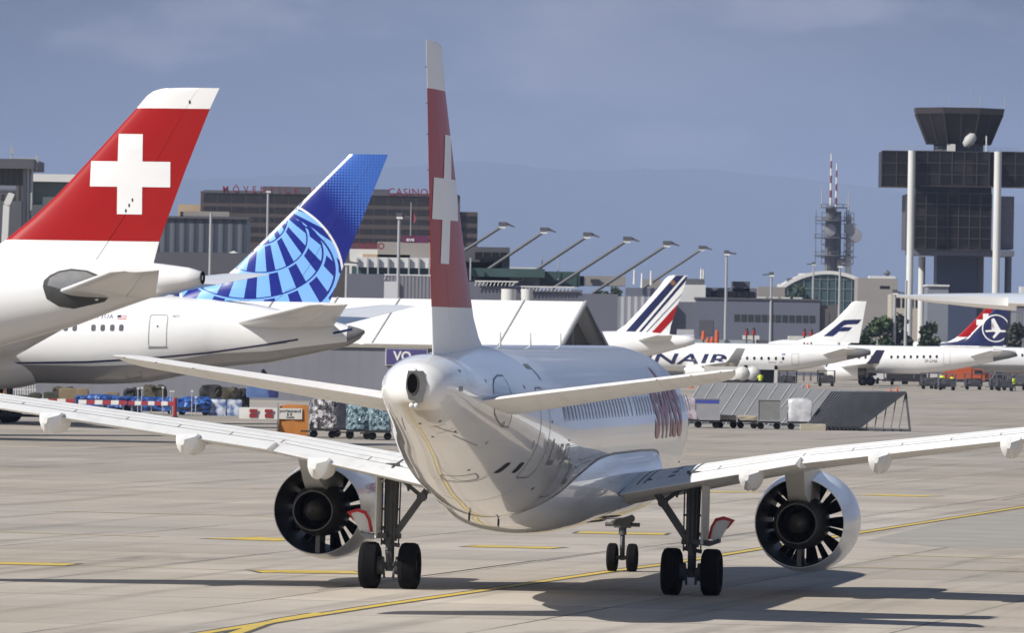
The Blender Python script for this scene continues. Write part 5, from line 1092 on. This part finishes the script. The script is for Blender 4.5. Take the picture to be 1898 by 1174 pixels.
for o_ in [q for q in bpy.data.objects if q.name.startswith('white_rack')]:
    for ch in list(o_.children): bpy.data.objects.remove(ch)
    m = MB()
    for i in range(5): m.tube((i * .17 - .35, 0, 0), (i * .17 - .35, 0, 2.0), .035, n=6)
    m.bar((-.4, 0, 1.9), (.4, 0, 1.9), .06, .06); m.bar((-.4, 0, 1.3), (.4, 0, 1.3), .06, .06); m.build('pipes', B_WHITE, o_)
# low black dollies under the left wing
t = thing('baggage_dolly', 'empty low black dolly seen below the left wing tip', 'dolly', base(48, 430)); dolly(t, 3.2, 1.6)

# -- storage frames and containers on the right
def fence(label, a0, a1, b0, b1, da, db, n, m_panel, m_seam, gap, frame=True, name='blast_fence'):
    A0, A1 = G(*a0), G(*a1); A0 = base(a0[0], da); A1 = base(a1[0], da); B0 = P(*b0, db); B1 = P(*b1, db); t = thing(name, label, 'fence', ((A0 + A1) / 2)); o_ = (A0 + A1) / 2
    A0, A1, B0, B1 = [q - o_ for q in (A0, A1, B0, B1)]
    for i in range(n):
        u0, u1 = i / n, (i + 1) / n - gap / n; q = [A0.lerp(A1, u0), A0.lerp(A1, u1), B0.lerp(B1, u1), B0.lerp(B1, u0)]; q[0] = q[0].lerp(q[3], .04); q[1] = q[1].lerp(q[2], .04); nn = (q[1] - q[0]).cross(q[3] - q[0]).normalized() * .05
        MB().loft([[p - nn for p in q], [p + nn for p in q]]).build('panel', m_panel, t)
    m = MB()
    for i in range(n + 1): u = min(1, i / n); m.bar(A0.lerp(A1, u) + Vector((0, -.07, 0)), B0.lerp(B1, u) + Vector((0, -.07, 0)), .08, .06)
    m.bar(B0 + Vector((0, -.05, .02)), B1 + Vector((0, -.05, .02)), .1, .1); m.bar(A0, A1, .14, .16); m.build('frame', m_seam, t)
    return t, A0, A1, B0, B1
gal = mat('fence_zinc', (.215, .22, .23), .5, .16, .8, metal=.1); gal2 = mat('fence_seam', (.30, .31, .32), .5); dsl = mat('fence_dark_slat', (.085, .088, .10), .5, .3, 2)
fence('long light grey leaning blast fence behind the cargo containers', (1255, 790), (1440, 790), (1300, 711), (1490, 713), 478, 481, 8, gal, gal2, .0)
fence('further light grey leaning blast fence reaching right to the dark one', (1425, 790), (1560, 790), (1475, 721), (1640, 726), 474, 477, 6, gal, gal2, .0)
t, A0, A1, B0, B1 = fence('dark slatted leaning blast fence with an open triangular right end', (1492, 795), (1590, 797), (1540, 728), (1679, 728), 460, 461.5, 26, dsl, dsl, .22)
m = MB()
for k in range(6): q = A1.lerp(B1, .02 + .96 * k / 5); m.bar((A1.x + (k + .3) * .5, .3, .08), q + Vector((.05, .3, 0)), .06, .06)
m.bar(B1 + Vector((0, .2, 0)), (B1.x + .25, .6, .05), .12, .12); m.bar((A1.x, .3, .08), (B1.x + .3, .6, .08), .16, .16); m.build('end_frame', dsl, t)
m = MB()
for i in range(14): u = i / 13; q = A0.lerp(A1, u); m.box(q.x - .06, q.x + .06, -.3, .2, 0, .26)
m.build('foot_blocks', BLK, t)
def uld(px, w, h, d, lab, m_body, slope=True, stripe=None, name='cargo_container', rot=0):
    t = thing(name, lab, 'container', base(px, d), (0, 0, rot), 'containers and pallets by the blast fence'); dolly(t, w, 1.5); z = .53; m = MB()
    if slope: m.prism([(-w / 2 + .28, z), (w / 2, z), (w / 2, z + h), (-w / 2, z + h), (-w / 2, z + h * .5)], -.75, .75)
    else: m.box(-w / 2, w / 2, -.75, .75, z, z + h)
    m.build('body', m_body, t); e = MB()
    for x0 in ((-w / 2 if slope else -w / 2), w / 2): e.bar((x0, -.76, z + (h * .5 if x0 < 0 and slope else 0)), (x0, -.76, z + h), .06, .06)
    e.bar((-w / 2, -.76, z + h), (w / 2, -.76, z + h), .06, .06); e.bar((-w / 2 + (.28 if slope else 0), -.76, z), (w / 2, -.76, z), .07, .07); e.build('edge_frame', M['alu'], t)
    if stripe: MB().box(-w / 2 + .03, w / 2 - .03, -.772, -.753, z + h * .78, z + h * .93).build('stripe', stripe, t)
    return t
uld(1313, 1.55, 1.3, 462, 'silver cargo container with a blue band near the aircraft nose', M['alu'], True, mat('uld_blue', (.05, .07, .32), .5))
load('cargo_pallet', 'pink and white wrapped cargo partly hidden by the aircraft', 'pallet', 1286, 464, 1.1, 1.3, mat('pink_wrap', (.42, .36, .40), .4, .5, 4), 1.4, group='containers and pallets by the blast fence', seed=12)
uld(1428, 1.4, 1.3, 461, 'plain dull grey cargo container with a dark side', mat('uld_grey', (.20, .20, .195), .45, .25, 2), False)
load('cargo_pallet', 'white wrapped pallet with a small notice, left of the dark fence', 'pallet', 1485, 461, 1.45, 1.4, mat('white_wrap', (.52, .52, .54), .35, .3, 4), 1.4, group='containers and pallets by the blast fence', seed=13)
for px in (1350, 1388): t = load('pallet_dolly', 'empty dolly loaded with tan boards, %s of two' % ('left' if px < 1370 else 'right'), 'dolly', px, 463, 1.15, .28, mat('tan_board', (.36, .32, .24), .8, .2), 1.4, group='containers and pallets by the blast fence', seed=px, jit=.03, part='boards')
load('concrete_block', 'low tan concrete block at the foot of the dark fence', 'block', 1510, 457, 1.6, .42, mat('tan_block', (.36, .32, .25), .85), .6, False, seed=2, jit=.015, part='block_body')
cn = None
for i, (px, py, d, lab) in enumerate(((1281, 711, 560, 'red-orange cone just above the fence at its left end'), (1487, 717, 610, 'red-orange cone left of the engine of the crane-tailed jet'), (1498, 717, 640, 'slim orange cone beside the jet engine'), (1524, 727, 520, 'orange cone above the left end of the dark fence'), (1617, 728, 520, 'orange cone above the dark fence, left of two'), (1650, 727, 520, 'orange cone above the right half of the dark fence'), (1662, 724, 560, 'orange cone rearmost above the dark fence'))):
    q = P(px, py + 7, d); t = thing('traffic_cone', lab, 'cone', (q.x, d, 0), group='orange cones'); z = max(.0, q.z)
    m = MB(); m.revolve([(.06, .24), (.75, .05), (.78, .01)], axis='Z', n=14); m.build('cone_body', RED_O, t, 50); MB().box(-.32, .32, -.32, .32, 0, .07).build('cone_base', RED_O, t)
    g = G(px, py + 9); t.location = (g.x, g.y, 0); t.scale = (1.1, 1.1, 1.1)
# orange marker posts on the service deck
t0 = thing('service_deck', 'grey service deck with glass balustrade behind the striped-tail airliner', 'platform', base(1330, 980)); x0, x1 = base(1240, 980).x - t0.location.x, base(1400, 980).x - t0.location.x; zt = P(1320, 616, 980).z
MB().box(x0, x1, 0, 7, 0, zt - 2.2).build('deck', C_DGREY, t0); MB().box(x0, x1, -.1, .1, zt - 2.2, zt - 1.0).build('balustrade', mat('balustrade_glass', (.32, .36, .38), .2, .15, .5), t0)
for i, (px, y0, y1, lab) in enumerate(((1304, 615, 630, 'orange marker post left of the taller one on the service deck'), (1329, 613, 637, 'tallest orange marker post on the service deck'), (1312, 628, 646, 'orange marker post low in front of the deck, left'), (1320, 626, 648, 'orange marker post low in front of the deck, right'), (1384, 610, 622, 'red post with a black top on the white stairs, left of its pair'), (1397, 609, 621, 'red post with a black top on the white stairs, right of its pair'), (1491, 611, 624, 'red post with a black top above the far fuselage, left of its pair'), (1504, 612, 624, 'red post with a black top above the far fuselage, right of its pair'))):
    d = 965 if i in (2, 3) else 979; q = P(px, y0, d); z0 = P(px, y1, d).z; t = thing('marker_post', lab, 'post', (q.x, d, 0), group='orange and red marker posts'); MB().tube((0, 0, z0), (0, 0, q.z - .25), .3, .25, 12).build('post_body', RED_O if i < 4 else B_RED, t, 50); MB().tube((0, 0, q.z - .25), (0, 0, q.z + .1), .22, .17, 10).build('post_cap', M['dark'] if i > 3 else RED_O, t); MB().tube((0, 0, 0), (0, 0, z0), .12, n=6).build('stem', C_DGREY, t)
t = thing('boarding_bridge', 'dark boarding bridge with white roof boxes before the far white fuselage', 'jet bridge', base(1412, 1010)); Bx = lambda a, b, y0, y1, m_, nm, yy=0, dd=3: MB().box(base(a, 1010).x - t.location.x, base(b, 1010).x - t.location.x, yy, yy + dd, P(a, y1, 1010).z, P(a, y0, 1010).z).build(nm, m_, t)
Bx(1382, 1425, 630, 648, C_DGREY, 'cab'); Bx(1378, 1408, 622, 629.5, B_WHITE, 'roof_box'); Bx(1394, 1402, 629.5, 638, B_WHITE, 'lamp_box', -.3, .25); Bx(1466, 1506, 623, 631, B_WHITE, 'roof_box', 8, 3); Bx(1385, 1440, 640, 646, C_GLASS, 'windows', -.12, .1)
MB().tube((0, 1, 0), (0, 1, P(1400, 646, 1010).z), .5, n=10).build('support', C_DGREY, t)
t = thing('service_cube', 'white service box at the foot of the pale metal hall', 'cabinet', base(1271, 1060)); MB().box(-1.2, 1.2, 0, 2, P(1271, 626, 1060).z - 3.6, P(1271, 611, 1060).z).build('body', mat('pale_box', (.42, .42, .45), .5), t); MB().box(-1.0, 1.0, .2, 1.8, 0, P(1271, 626, 1060).z - 3.6).build('plinth', C_DGREY, t)

# -- people and vehicles under the far airliners
def person(label, px, d, face=0.0, stride=.12):
    t0 = G(px, 712); V_ = [(0, 0, .95), (0, 0, 1.18), (0, 0, 1.42), (0, .01, 1.53), (0, .03, 1.68), (-.1, 0, .9), (-.12, stride, .5), (-.12, stride * .6, .08), (-.12, stride * .6 + .14, .04), (.1, 0, .9), (.12, -stride, .5), (.12, -stride * 1.4, .08), (.12, -stride * 1.4 + .14, .04), (-.2, 0, 1.4), (-.27, .03, 1.12), (-.24, .16, .9), (.2, 0, 1.4), (.27, -.03, 1.12), (.25, .05, .87)]
    E_ = [(0, 1), (1, 2), (2, 3), (3, 4), (0, 5), (5, 6), (6, 7), (7, 8), (0, 9), (9, 10), (10, 11), (11, 12), (2, 13), (13, 14), (14, 15), (2, 16), (16, 17), (17, 18)]
    rad = [.14, .13, .15, .055, .1, .085, .06, .045, .04, .085, .06, .045, .04, .065, .05, .04, .065, .05, .04]
    me = bpy.data.meshes.new('person'); me.from_pydata(V_, E_, []); me.materials.append(TROUS)
    o = bpy.data.objects.new('person', me); COL.objects.link(o); sk = o.modifiers.new('skin', 'SKIN'); 
    for i, r_ in enumerate(rad): me.skin_vertices[0].data[i].radius = (r_, r_ * .85)
    me.skin_vertices[0].data[0].use_root = True; sb = o.modifiers.new('smooth', 'SUBSURF'); sb.levels = 1; sb.render_levels = 1
    o.location = base(px, d); o.rotation_euler = (0, 0, face); tag(o, label, 'person', 'ground crew in hi-vis vests')
    v = MB(); v.loft([[(w_ * math.cos(a_), h_ * math.sin(a_), z_) for a_ in [2 * PI * i / 14 for i in range(14)]] for z_, w_, h_ in ((.86, .21, .17), (1.1, .21, .165), (1.36, .24, .17), (1.47, .17, .13), (1.5, .08, .08))]); v.build('vest', HIVIS, o, 60)
    for s_ in (-1, 1): v = MB(); v.tube((s_ * .2, 0, 1.42), (s_ * .27, .0, 1.12), .085, .075, 10); v.build('sleeve', HIVIS, o, 60)
    v = MB(); v.revolve([(1.60, .115), (1.68, .128), (1.76, .11), (1.81, .05), (1.815, .005)], (0, .03, 0), 'Z', 14); v.build('hair', HAIR, o, 60)
    v = MB(); v.revolve([(1.53, .05), (1.57, .09), (1.64, .105), (1.7, .1)], (0, .055, 0), 'Z', 12); v.build('face', SKINM, o, 60)
    return o
person('worker in a yellow hi-vis jacket standing in the dark opening under the white regional jet', 1411, 828, .3); person('worker in a yellow vest in front of the orange truck', 1766, 850, 2.2); person('worker in a yellow vest at the right edge beside the grey container', 1881, 840, 1.2); person('worker in a dark yellow vest left of the orange truck', 1748, 880, 2.8)
def truck(label, px, d, L, Hc, col, cab_col, name='service_truck', cat='truck', box=True, face=1, rot=0, group='vehicles under the parked jets'):
    t = thing(name, label, cat, base(px, d), (0, 0, rot), group); m = MB(); m.box(-L / 2, L / 2, -1.0, 1.0, .45, .75); m.build('chassis', BLK, t)
    c = L / 2 * face; cw = min(1.7, L * .3) * face
    m = MB(); m.prism([(c, .6), (c, 1.35), (c - .35 * face, 2.1), (c - cw, 2.1), (c - cw, .6)] if face > 0 else [(c, .6), (c - cw, .6), (c - cw, 2.1), (c - .35 * face, 2.1), (c, 1.35)], -1.02, 1.02); m.build('cab', cab_col, t)
    m = MB(); m.prism([(c - .1 * face, 1.4), (c - .4 * face, 1.98), (c - cw * .85, 1.98), (c - cw * .85, 1.4)], -1.035, 1.035); m.build('cab_window', M['glass'], t)
    if box:
        x0, x1 = sorted((c - cw - .15 * face, -c)); MB().box(x0, x1, -1.05, 1.05, .8, Hc).build('load_box', col, t)
    for sx in (-.36, .36):
        for sy in (-1, 1): wheel('wheel', .42, .3, t, (L * sx, sy * .85, .42), M['tyre'], M['rim'])
    for sy in (-.7, .7): MB().box(*sorted((c - .01 * face, c + .05 * face)), sy - .14, sy + .14, .75, .95).build('headlight', C_LAMP, t)
    return t
OR = mat('truck_orange', (.45, .085, .02), .5)
truck('orange fuel truck behind the tail of the crane-tailed jet', 1788, 945, 5.2, 2.6, OR, OR); truck('second orange truck further right under the crane tail', 1836, 955, 5.4, 2.5, OR, mat('truck_white', (.55, .55, .55), .45), face=-1)
truck('small white van under the wing of the crane-tailed jet', 1652, 945, 4.6, 2.2, mat('truck_white', (.55, .55, .55)), mat('truck_white', (.55, .55, .55)), 'van', 'van', face=-1); truck('dark truck facing the camera side of the crane-tailed jet', 1682, 930, 5.0, 2.4, BLK, BLK); truck('white van with bright sides behind the dark truck', 1708, 950, 5.0, 2.1, B_WHITE, B_WHITE, 'van', 'van')
truck('dark grey loader at the right edge under the white jet', 1875, 870, 4.4, 1.8, C_DGREY, C_DGREY, face=-1)
truck('white catering truck under the white regional jet near the wing tip', 1352, 842, 5.5, 2.3, B_WHITE, B_WHITE)
def cart(label, px, d, m_, h=1.3, w=2.0, col=None):
    t = thing('baggage_cart', label, 'cart', base(px, d), group='baggage carts under the parked jets'); dolly(t, w, 1.4); m = MB()
    for sx in (-1, 1):
        for sy in (-1, 1): m.box(sx * w / 2 - .05, sx * w / 2 + .05, sy * .7 - .05, sy * .7 + .05, .52, .52 + h)
    m.box(-w / 2 - .06, w / 2 + .06, -.78, .78, .52 + h, .6 + h); m.build('canopy', m_, t); soft_box(w * .85, 1.2, h * .6, mat('luggage', (.05, .05, .06), .6, .5, 3), 'luggage', t, .52, .06, int(px))
for px, d, m_, lab in ((1725, 860, C_DGREY, 'dark baggage cart right of the white vans'), (1740, 868, C_DGREY, 'dark baggage cart left of the orange truck'), (1757, 846, C_GREY, 'grey baggage cart beside the worker in front of the orange truck'), (1806, 862, C_DGREY, 'dark baggage cart between the two orange trucks'), (1852, 862, C_GREY, 'pale grey baggage cart under the crane tail'), (1865, 850, C_DGREY, 'dark baggage cart left of the worker at the right edge'), (1445, 850, DKGREEN, 'olive baggage cart right of the white loader'), (1462, 856, BLK, 'black baggage cart by the jet engine'), (1533, 880, BLK, 'low black cart beneath the wing of the crane-tailed jet')): cart(lab, px, d, m_)
t = thing('belt_loader', 'white scissor loader with a dark opening under the white regional jet', 'loader', base(1412, 838)); m = MB(); w_ = 1.85
for sx in (-1, 1): m.box(sx * w_ - .35 * (sx > 0), sx * w_ + .35 * (sx < 0), -.2, 2.4, .1, 2.5)
m.box(-w_, w_, -.2, 2.4, 2.05, 2.5); m.build('frame', B_WHITE, t); MB().box(-w_ + .1, w_ - .1, 1.2, 2.3, .3, 2.04).build('back_panel', BLK, t)
for sx in (-1.5, 1.5): MB().tube((sx, -.1, .25), (sx, .2, .25), .25, n=12).build('wheel', M['tyre'], t)
for px, d, lab in ((1397, 836, 'white round tank trailer left of the scissor loader'), (1377, 832, 'smaller white tank trailer further left')):
    t = thing('tank_trailer', lab, 'trailer', base(px, d), group='white tank trailers'); m = MB(); r_ = .85 if px > 1370 else .42; m.revolve([(-1.3, .05), (-1.2, r_ * .7), (-.9, r_), (.9, r_), (1.2, r_ * .7), (1.3, .05)], (0, 0, r_ + .7), 'Y', 24); m.build('tank', B_WHITE, t, 50); MB().box(-.9, .9, -1, 1, .4, .9).build('chassis', BLK, t)
    for sx in (-.7, .7): MB().tube((sx, -.8, .3), (sx, -.5, .3), .3, n=12).build('wheel', M['tyre'], t)

# ---------------------------------------------------------------- ground, markings, hills, air, light
g = Sh('apron_concrete', rough=.75); x = g.pos(); A_ = R(11.4); ca, sa = math.cos(A_), math.sin(A_)
u = x[0] * ca - x[1] * sa; v = x[0] * sa + x[1] * ca            # across / along the taxi line
su = (u + 35.9) / 7.35; sv = (v - 2.9) / 7.5
wob = g.noise(.8, 3) * .05; brk = g.noise(.07, 3, g.vec(u, v, 11)).ss(.36, .6)
jt = ((su + wob * .3).fr() - .5).ab().ss(.491, .496).mx(((sv + wob * .3).fr() - .5).ab().ss(.487, .494))
slab = g.rnd(g.vec(su.fl(), sv.fl(), 0))
big = g.noise(.035, 5, g.vec(x[0] * 1.0, x[1] * .35, 0), .62); mid = g.noise(.35, 5, g.vec(x[0], x[1] * .6, 0), .6); fine = g.noise(9, 4)
streak = g.noise(.6, 4, g.vec(u * 1.6, v * .045, 0), .6); blot = g.noise(.22, 6, g.vec(u, v * .25, 3), .65).ss(.58, .72); cloudy = g.noise(.09, 4, g.vec(u * .25, v * .9, 7), .6)
tone = (slab * .22 + .89) * (1 - (slab > .86) * .13) * (big * .7 + .66) * (mid * .42 + .8) * (fine * .3 + .86) * (1 - g.noise(1.1, 5, g.vec(x[0] * .8, x[1] * .8, 21), .7).ss(.63, .72) * .2) * (1 - streak.ss(.5, .75) * .36) * (1 - blot * .34) * (cloudy * .6 + .7) * (1 - jt * (brk * .4 + .3)) * (1 - x[1].ss(240, 330) * .17)
g.set('color', g.scale(g.mix(big.ss(.35, .65), (.415, .362, .295), (.39, .355, .312)), tone)); g.bump(fine, .15, .01)
YEL = Sh('yellow_marking', rough=.6); wn = YEL.noise(1.8, 5, rough=.65); YEL.set('color', YEL.mix(wn.ss(.48, .68), (.62, .44, .05), (.38, .32, .18))); YEL = YEL.m
BLKM = mat('black_marking_edge', (.075, .07, .065), .7, .3, 2)
gr = MB(); NX = 9000
gr.add([(-NX, -400, 0), (NX, -400, 0), (NX, 49000, 0), (-NX, 49000, 0)], [(0, 1, 2, 3)]); tag(gr.build('ground', g.m), kind='structure')
def stripe(pts, w, m_, z, name='taxiway_marking'):
    pts = [Vector((a, b, 0)) for a, b in pts]; L_, R__ = [], []
    for i, p in enumerate(pts):
        d = (pts[min(i + 1, len(pts) - 1)] - pts[max(i - 1, 0)]).normalized(); nn = Vector((-d.y, d.x, 0)) * w / 2; L_.append((p.x + nn.x, p.y + nn.y, z)); R__.append((p.x - nn.x, p.y - nn.y, z))
    m = MB(); n = len(pts); m.add(L_ + R__, [(i, n + i, n + i + 1, i + 1) for i in range(n - 1)]); return tag(m.build(name, m_), kind='structure')
main_l = [(-7.6, 129), (-5.5, 139.7), (-4.2, 146.6), (-2.7, 154.2), (-.5, 164.6), (.7, 170.6), (2.4, 178.8), (3.8, 184.9), (7.1, 202), (10.5, 219.6), (17.8, 256.9), (32, 330), (60, 470)]
stripe(main_l, .5, BLKM, .004); stripe(main_l, .26, YEL, .008)
br = [(-6.2, 128), (-5.3, 136), (-4.95, 140.5), (-4.75, 143.4), (-4.35, 146.4), (-3.75, 149.6)]
stripe(br, .48, BLKM, .0055); stripe(br, .26, YEL, .0095)
for (a, b), w in ((((-12.6, 177.6), (-10.4, 177.3)), 1.6), (((-7.5, 202.3), (-5.6, 201.1)), 2.6), (((-5.9, 174.7), (-3.5, 175.2)), 1.8), (((-1.0, 198.4), (1.3, 197.8)), 1.5), (((2.0, 213.7), (4.5, 213.5)), 1.9), (((13.1, 272.1), (15.3, 271.0)), 2.2), (((7.5, 273.3), (8.2, 272.4)), 3)):
    stripe([(a[0] - .12, a[1]), (b[0] + .12, b[1])], w + .5, BLKM, .004); stripe([a, b], w, YEL, .008)
for a, b, w in (((10.1, 196.5), (16, 194.1), .35), ((8.3, 185.6), (15, 184.2), .3), ((-16, 205.0), (-9.5, 202.2), .35), ((-10.4, 177.0), (-4, 174.4), .14), ((-4.0, 166.8), (3.2, 166.2), .16), ((-14, 228), (-6, 226), .3)): stripe([a, b], w, mat('worn_yellow', (.50, .41, .19), .7, .15, 1), .008)
pt = [G(*q) for q in ((1605, 1003), (1760, 966), (1960, 940), (1990, 1012), (1800, 1020))]; m = MB(); m.add([(q.x, q.y, .003) for q in pt], [list(range(len(pt)))]); tag(m.build('apron_patch', mat('patched_concrete', (.305, .285, .25), .85, .25, .4)), kind='structure')
rb = mat('tyre_rubber_streak', (.20, .185, .165), .85, .3, .3); rn = random.Random(11)
for k in range(14):                          # rubber laid down beside the taxi line
    a = rn.uniform(150, 330); off = rn.choice((-3.3, 3.3, -3.0, 3.6)) + rn.uniform(-.5, .5); L = rn.uniform(8, 40); cx_ = lambda yy: -5.5 + (yy - 139.7) * .2055 + off
    stripe([(cx_(a) , a), (cx_(a + L / 2) + rn.uniform(-.1, .1), a + L / 2), (cx_(a + L), a + L)], rn.uniform(.06, .16), rb, .002, 'tyre_mark')
m = MB()
ridge = [(-600, 352), (-200, 345), (200, 338), (520, 325), (640, 316), (740, 309), (870, 300), (950, 304), (1050, 316), (1130, 315), (1280, 312), (1400, 322), (1520, 335), (1640, 350), (1760, 366), (1900, 380), (2300, 392)]
rows = []; dh = 43000; rn = random.Random(3)
for k in range(9):
    row = []
    for i in range(90):
        px = -600 + 2900 * i / 89; j = max(0, max(q for q in range(len(ridge) - 1) if ridge[q][0] <= px)); (a, ya), (b, yb) = ridge[j], ridge[j + 1]; q = P(px, lerp(ya, yb, (px - a) / (b - a)), dh)
        f_ = math.sin(PI / 2 * min(1, k / 4)) if k <= 4 else max(0, 1 - (k - 4) / 4.5); hh_ = q.z * f_ + (rn.uniform(-24, 24) if 0 < k < 8 and k != 4 else rn.uniform(-7, 7) if k == 4 else 0)
        row.append((q.x * (1 + (k - 4) * .02), dh - 4400 + k * 1100, hh_ - (3 if k in (0, 8) else 0)))
    rows.append(row)
hl = MB(); n_ = 90
for r_ in rows: hl.v += r_
for i in range(8):
    for j in range(n_ - 1): hl.f.append([i * n_ + j, i * n_ + j + 1, (i + 1) * n_ + j + 1, (i + 1) * n_ + j]); hl.m.append(0)
tag(hl.build('hills', mat('wooded_hillside', (.045, .06, .045), .9, .4, .004), smooth=80), kind='structure')
# haze: clear air with a little aerosol, faint over the airfield, nearly hiding the hills
hb = MB(); hb.box(-8800, 8800, -120, 48500, -1.2, 1080); hm = bpy.data.materials.new('haze_air'); hm.use_nodes = True; nt = hm.node_tree; nt.nodes.clear()
pv = nt.nodes.new('ShaderNodeVolumePrincipled'); pv.inputs['Color'].default_value = (.455, .575, .86, 1); pv.inputs['Density'].default_value = 5.4e-5; pv.inputs['Anisotropy'].default_value = -0.3
no = nt.nodes.new('ShaderNodeOutputMaterial'); nt.links.new(pv.outputs[0], no.inputs['Volume']); tag(hb.build('haze', hm), kind='stuff')

w = bpy.data.worlds.new('World'); S.world = w; w.use_nodes = True; nt = w.node_tree; nt.nodes.clear()
sky = nt.nodes.new('ShaderNodeTexSky'); sky.sky_type = 'NISHITA'; sky.sun_disc = False; sky.sun_elevation = SUN_EL; sky.sun_rotation = SUN_AZ; sky.air_density = .7; sky.dust_density = .5; sky.altitude = 400
b1 = nt.nodes.new('ShaderNodeBackground'); nt.links.new(sky.outputs[0], b1.inputs[0]); b1.inputs[1].default_value = .05
# a bank of blue-grey cloud low over the mountains, with brighter sky added above it
tc = nt.nodes.new('ShaderNodeTexCoord'); xs = nt.nodes.new('ShaderNodeSeparateXYZ'); nt.links.new(tc.outputs['Generated'], xs.inputs[0]); Zs = V(nt, xs.outputs[2]); Xs = V(nt, xs.outputs[0]); Ys = V(nt, xs.outputs[1])
cv = nt.nodes.new('ShaderNodeCombineXYZ'); nt.links.new((Xs * 12).k, cv.inputs[0]); nt.links.new((Ys * 2).k, cv.inputs[1]); nt.links.new((Zs * 26).k, cv.inputs[2])
nz = nt.nodes.new('ShaderNodeTexNoise'); nz.inputs['Scale'].default_value = 2.2; nz.inputs['Detail'].default_value = 6; nz.inputs['Roughness'].default_value = .55; nt.links.new(cv.outputs[0], nz.inputs['Vector']); N_ = V(nt, nz.outputs['Fac'])
mx = nt.nodes.new('ShaderNodeMix'); mx.data_type = 'RGBA'; nt.links.new(N_.ss(.40, .74).k, mx.inputs[0]); mx.inputs[6].default_value = (.125, .15, .23, 1); mx.inputs[7].default_value = (.32, .315, .38, 1)
hzn = nt.nodes.new('ShaderNodeMix'); hzn.data_type = 'RGBA'; nt.links.new(Zs.ss(.004, .030).k, hzn.inputs[0]); hzn.inputs[6].default_value = (.19, .23, .33, 1); nt.links.new(mx.outputs[2], hzn.inputs[7])
drk = nt.nodes.new('ShaderNodeMix'); drk.data_type = 'RGBA'; nt.links.new((Zs + N_ * .02 + Xs.ab() * .42).ss(.046, .088).k, drk.inputs[0]); nt.links.new(hzn.outputs[2], drk.inputs[6]); drk.inputs[7].default_value = (.022, .026, .045, 1)
n2 = nt.nodes.new('ShaderNodeTexNoise'); n2.inputs['Scale'].default_value = 5.0; n2.inputs['Detail'].default_value = 7; c2 = nt.nodes.new('ShaderNodeCombineXYZ'); nt.links.new((Xs * 7 + 3.1).k, c2.inputs[0]); nt.links.new((Ys * .5).k, c2.inputs[1]); nt.links.new((Zs * 17).k, c2.inputs[2]); nt.links.new(c2.outputs[0], n2.inputs['Vector'])
wsp = nt.nodes.new('ShaderNodeMix'); wsp.data_type = 'RGBA'; nt.links.new((V(nt, n2.outputs['Fac']).ss(.50, .70) * Zs.ss(.018, .026) * .6).k, wsp.inputs[0]); nt.links.new(drk.outputs[2], wsp.inputs[6]); wsp.inputs[7].default_value = (.48, .44, .48, 1)
hig = nt.nodes.new('ShaderNodeMix'); hig.data_type = 'RGBA'; nt.links.new(Zs.ss(.06, .20).k, hig.inputs[0]); nt.links.new(wsp.outputs[2], hig.inputs[6]); hig.inputs[7].default_value = (.29, .38, .56, 1)  # higher sky made brighter to lift the reflections on the fuselage
b2 = nt.nodes.new('ShaderNodeBackground'); nt.links.new(hig.outputs[2], b2.inputs[0]); b2.inputs[1].default_value = 1.0
ms = nt.nodes.new('ShaderNodeMixShader'); nt.links.new(Zs.ss(.60, .22).k, ms.inputs[0]); nt.links.new(b1.outputs[0], ms.inputs[1]); nt.links.new(b2.outputs[0], ms.inputs[2])
wo = nt.nodes.new('ShaderNodeOutputWorld'); nt.links.new(ms.outputs[0], wo.inputs[0])
sl = bpy.data.lights.new('sun', 'SUN'); sl.energy = 5.0; sl.angle = R(.53); sl.color = (1, .955, .89); so = bpy.data.objects.new('sun', sl); COL.objects.link(so)
td = Vector((math.sin(SUN_AZ) * math.cos(SUN_EL), math.cos(SUN_AZ) * math.cos(SUN_EL), math.sin(SUN_EL))); so.rotation_euler = td.to_track_quat('Z', 'Y').to_euler()
cam = bpy.data.cameras.new('camera'); cam.lens = 36 * F_PX / PW; cam.sensor_width = 36; cam.clip_start = 1; cam.clip_end = 90000
co = bpy.data.objects.new('camera', cam); COL.objects.link(co); co.matrix_world = Matrix.Translation((0, 0, CAM_H)) @ Matrix.Rotation(PI / 2 + PITCH, 4, 'X') @ Matrix.Rotation(ROLL, 4, 'Z')
cam.dof.use_dof = True; cam.dof.focus_distance = 158; cam.dof.aperture_fstop = 10
S.camera = co
vs_ = S.view_settings; vs_.view_transform = 'Standard'; vs_.look = 'None'; vs_.exposure = .25; vs_.gamma = 1; vs_.use_curve_mapping = False
S.cycles.max_bounces = 6; S.cycles.volume_bounces = 0; S.cycles.use_denoising = True
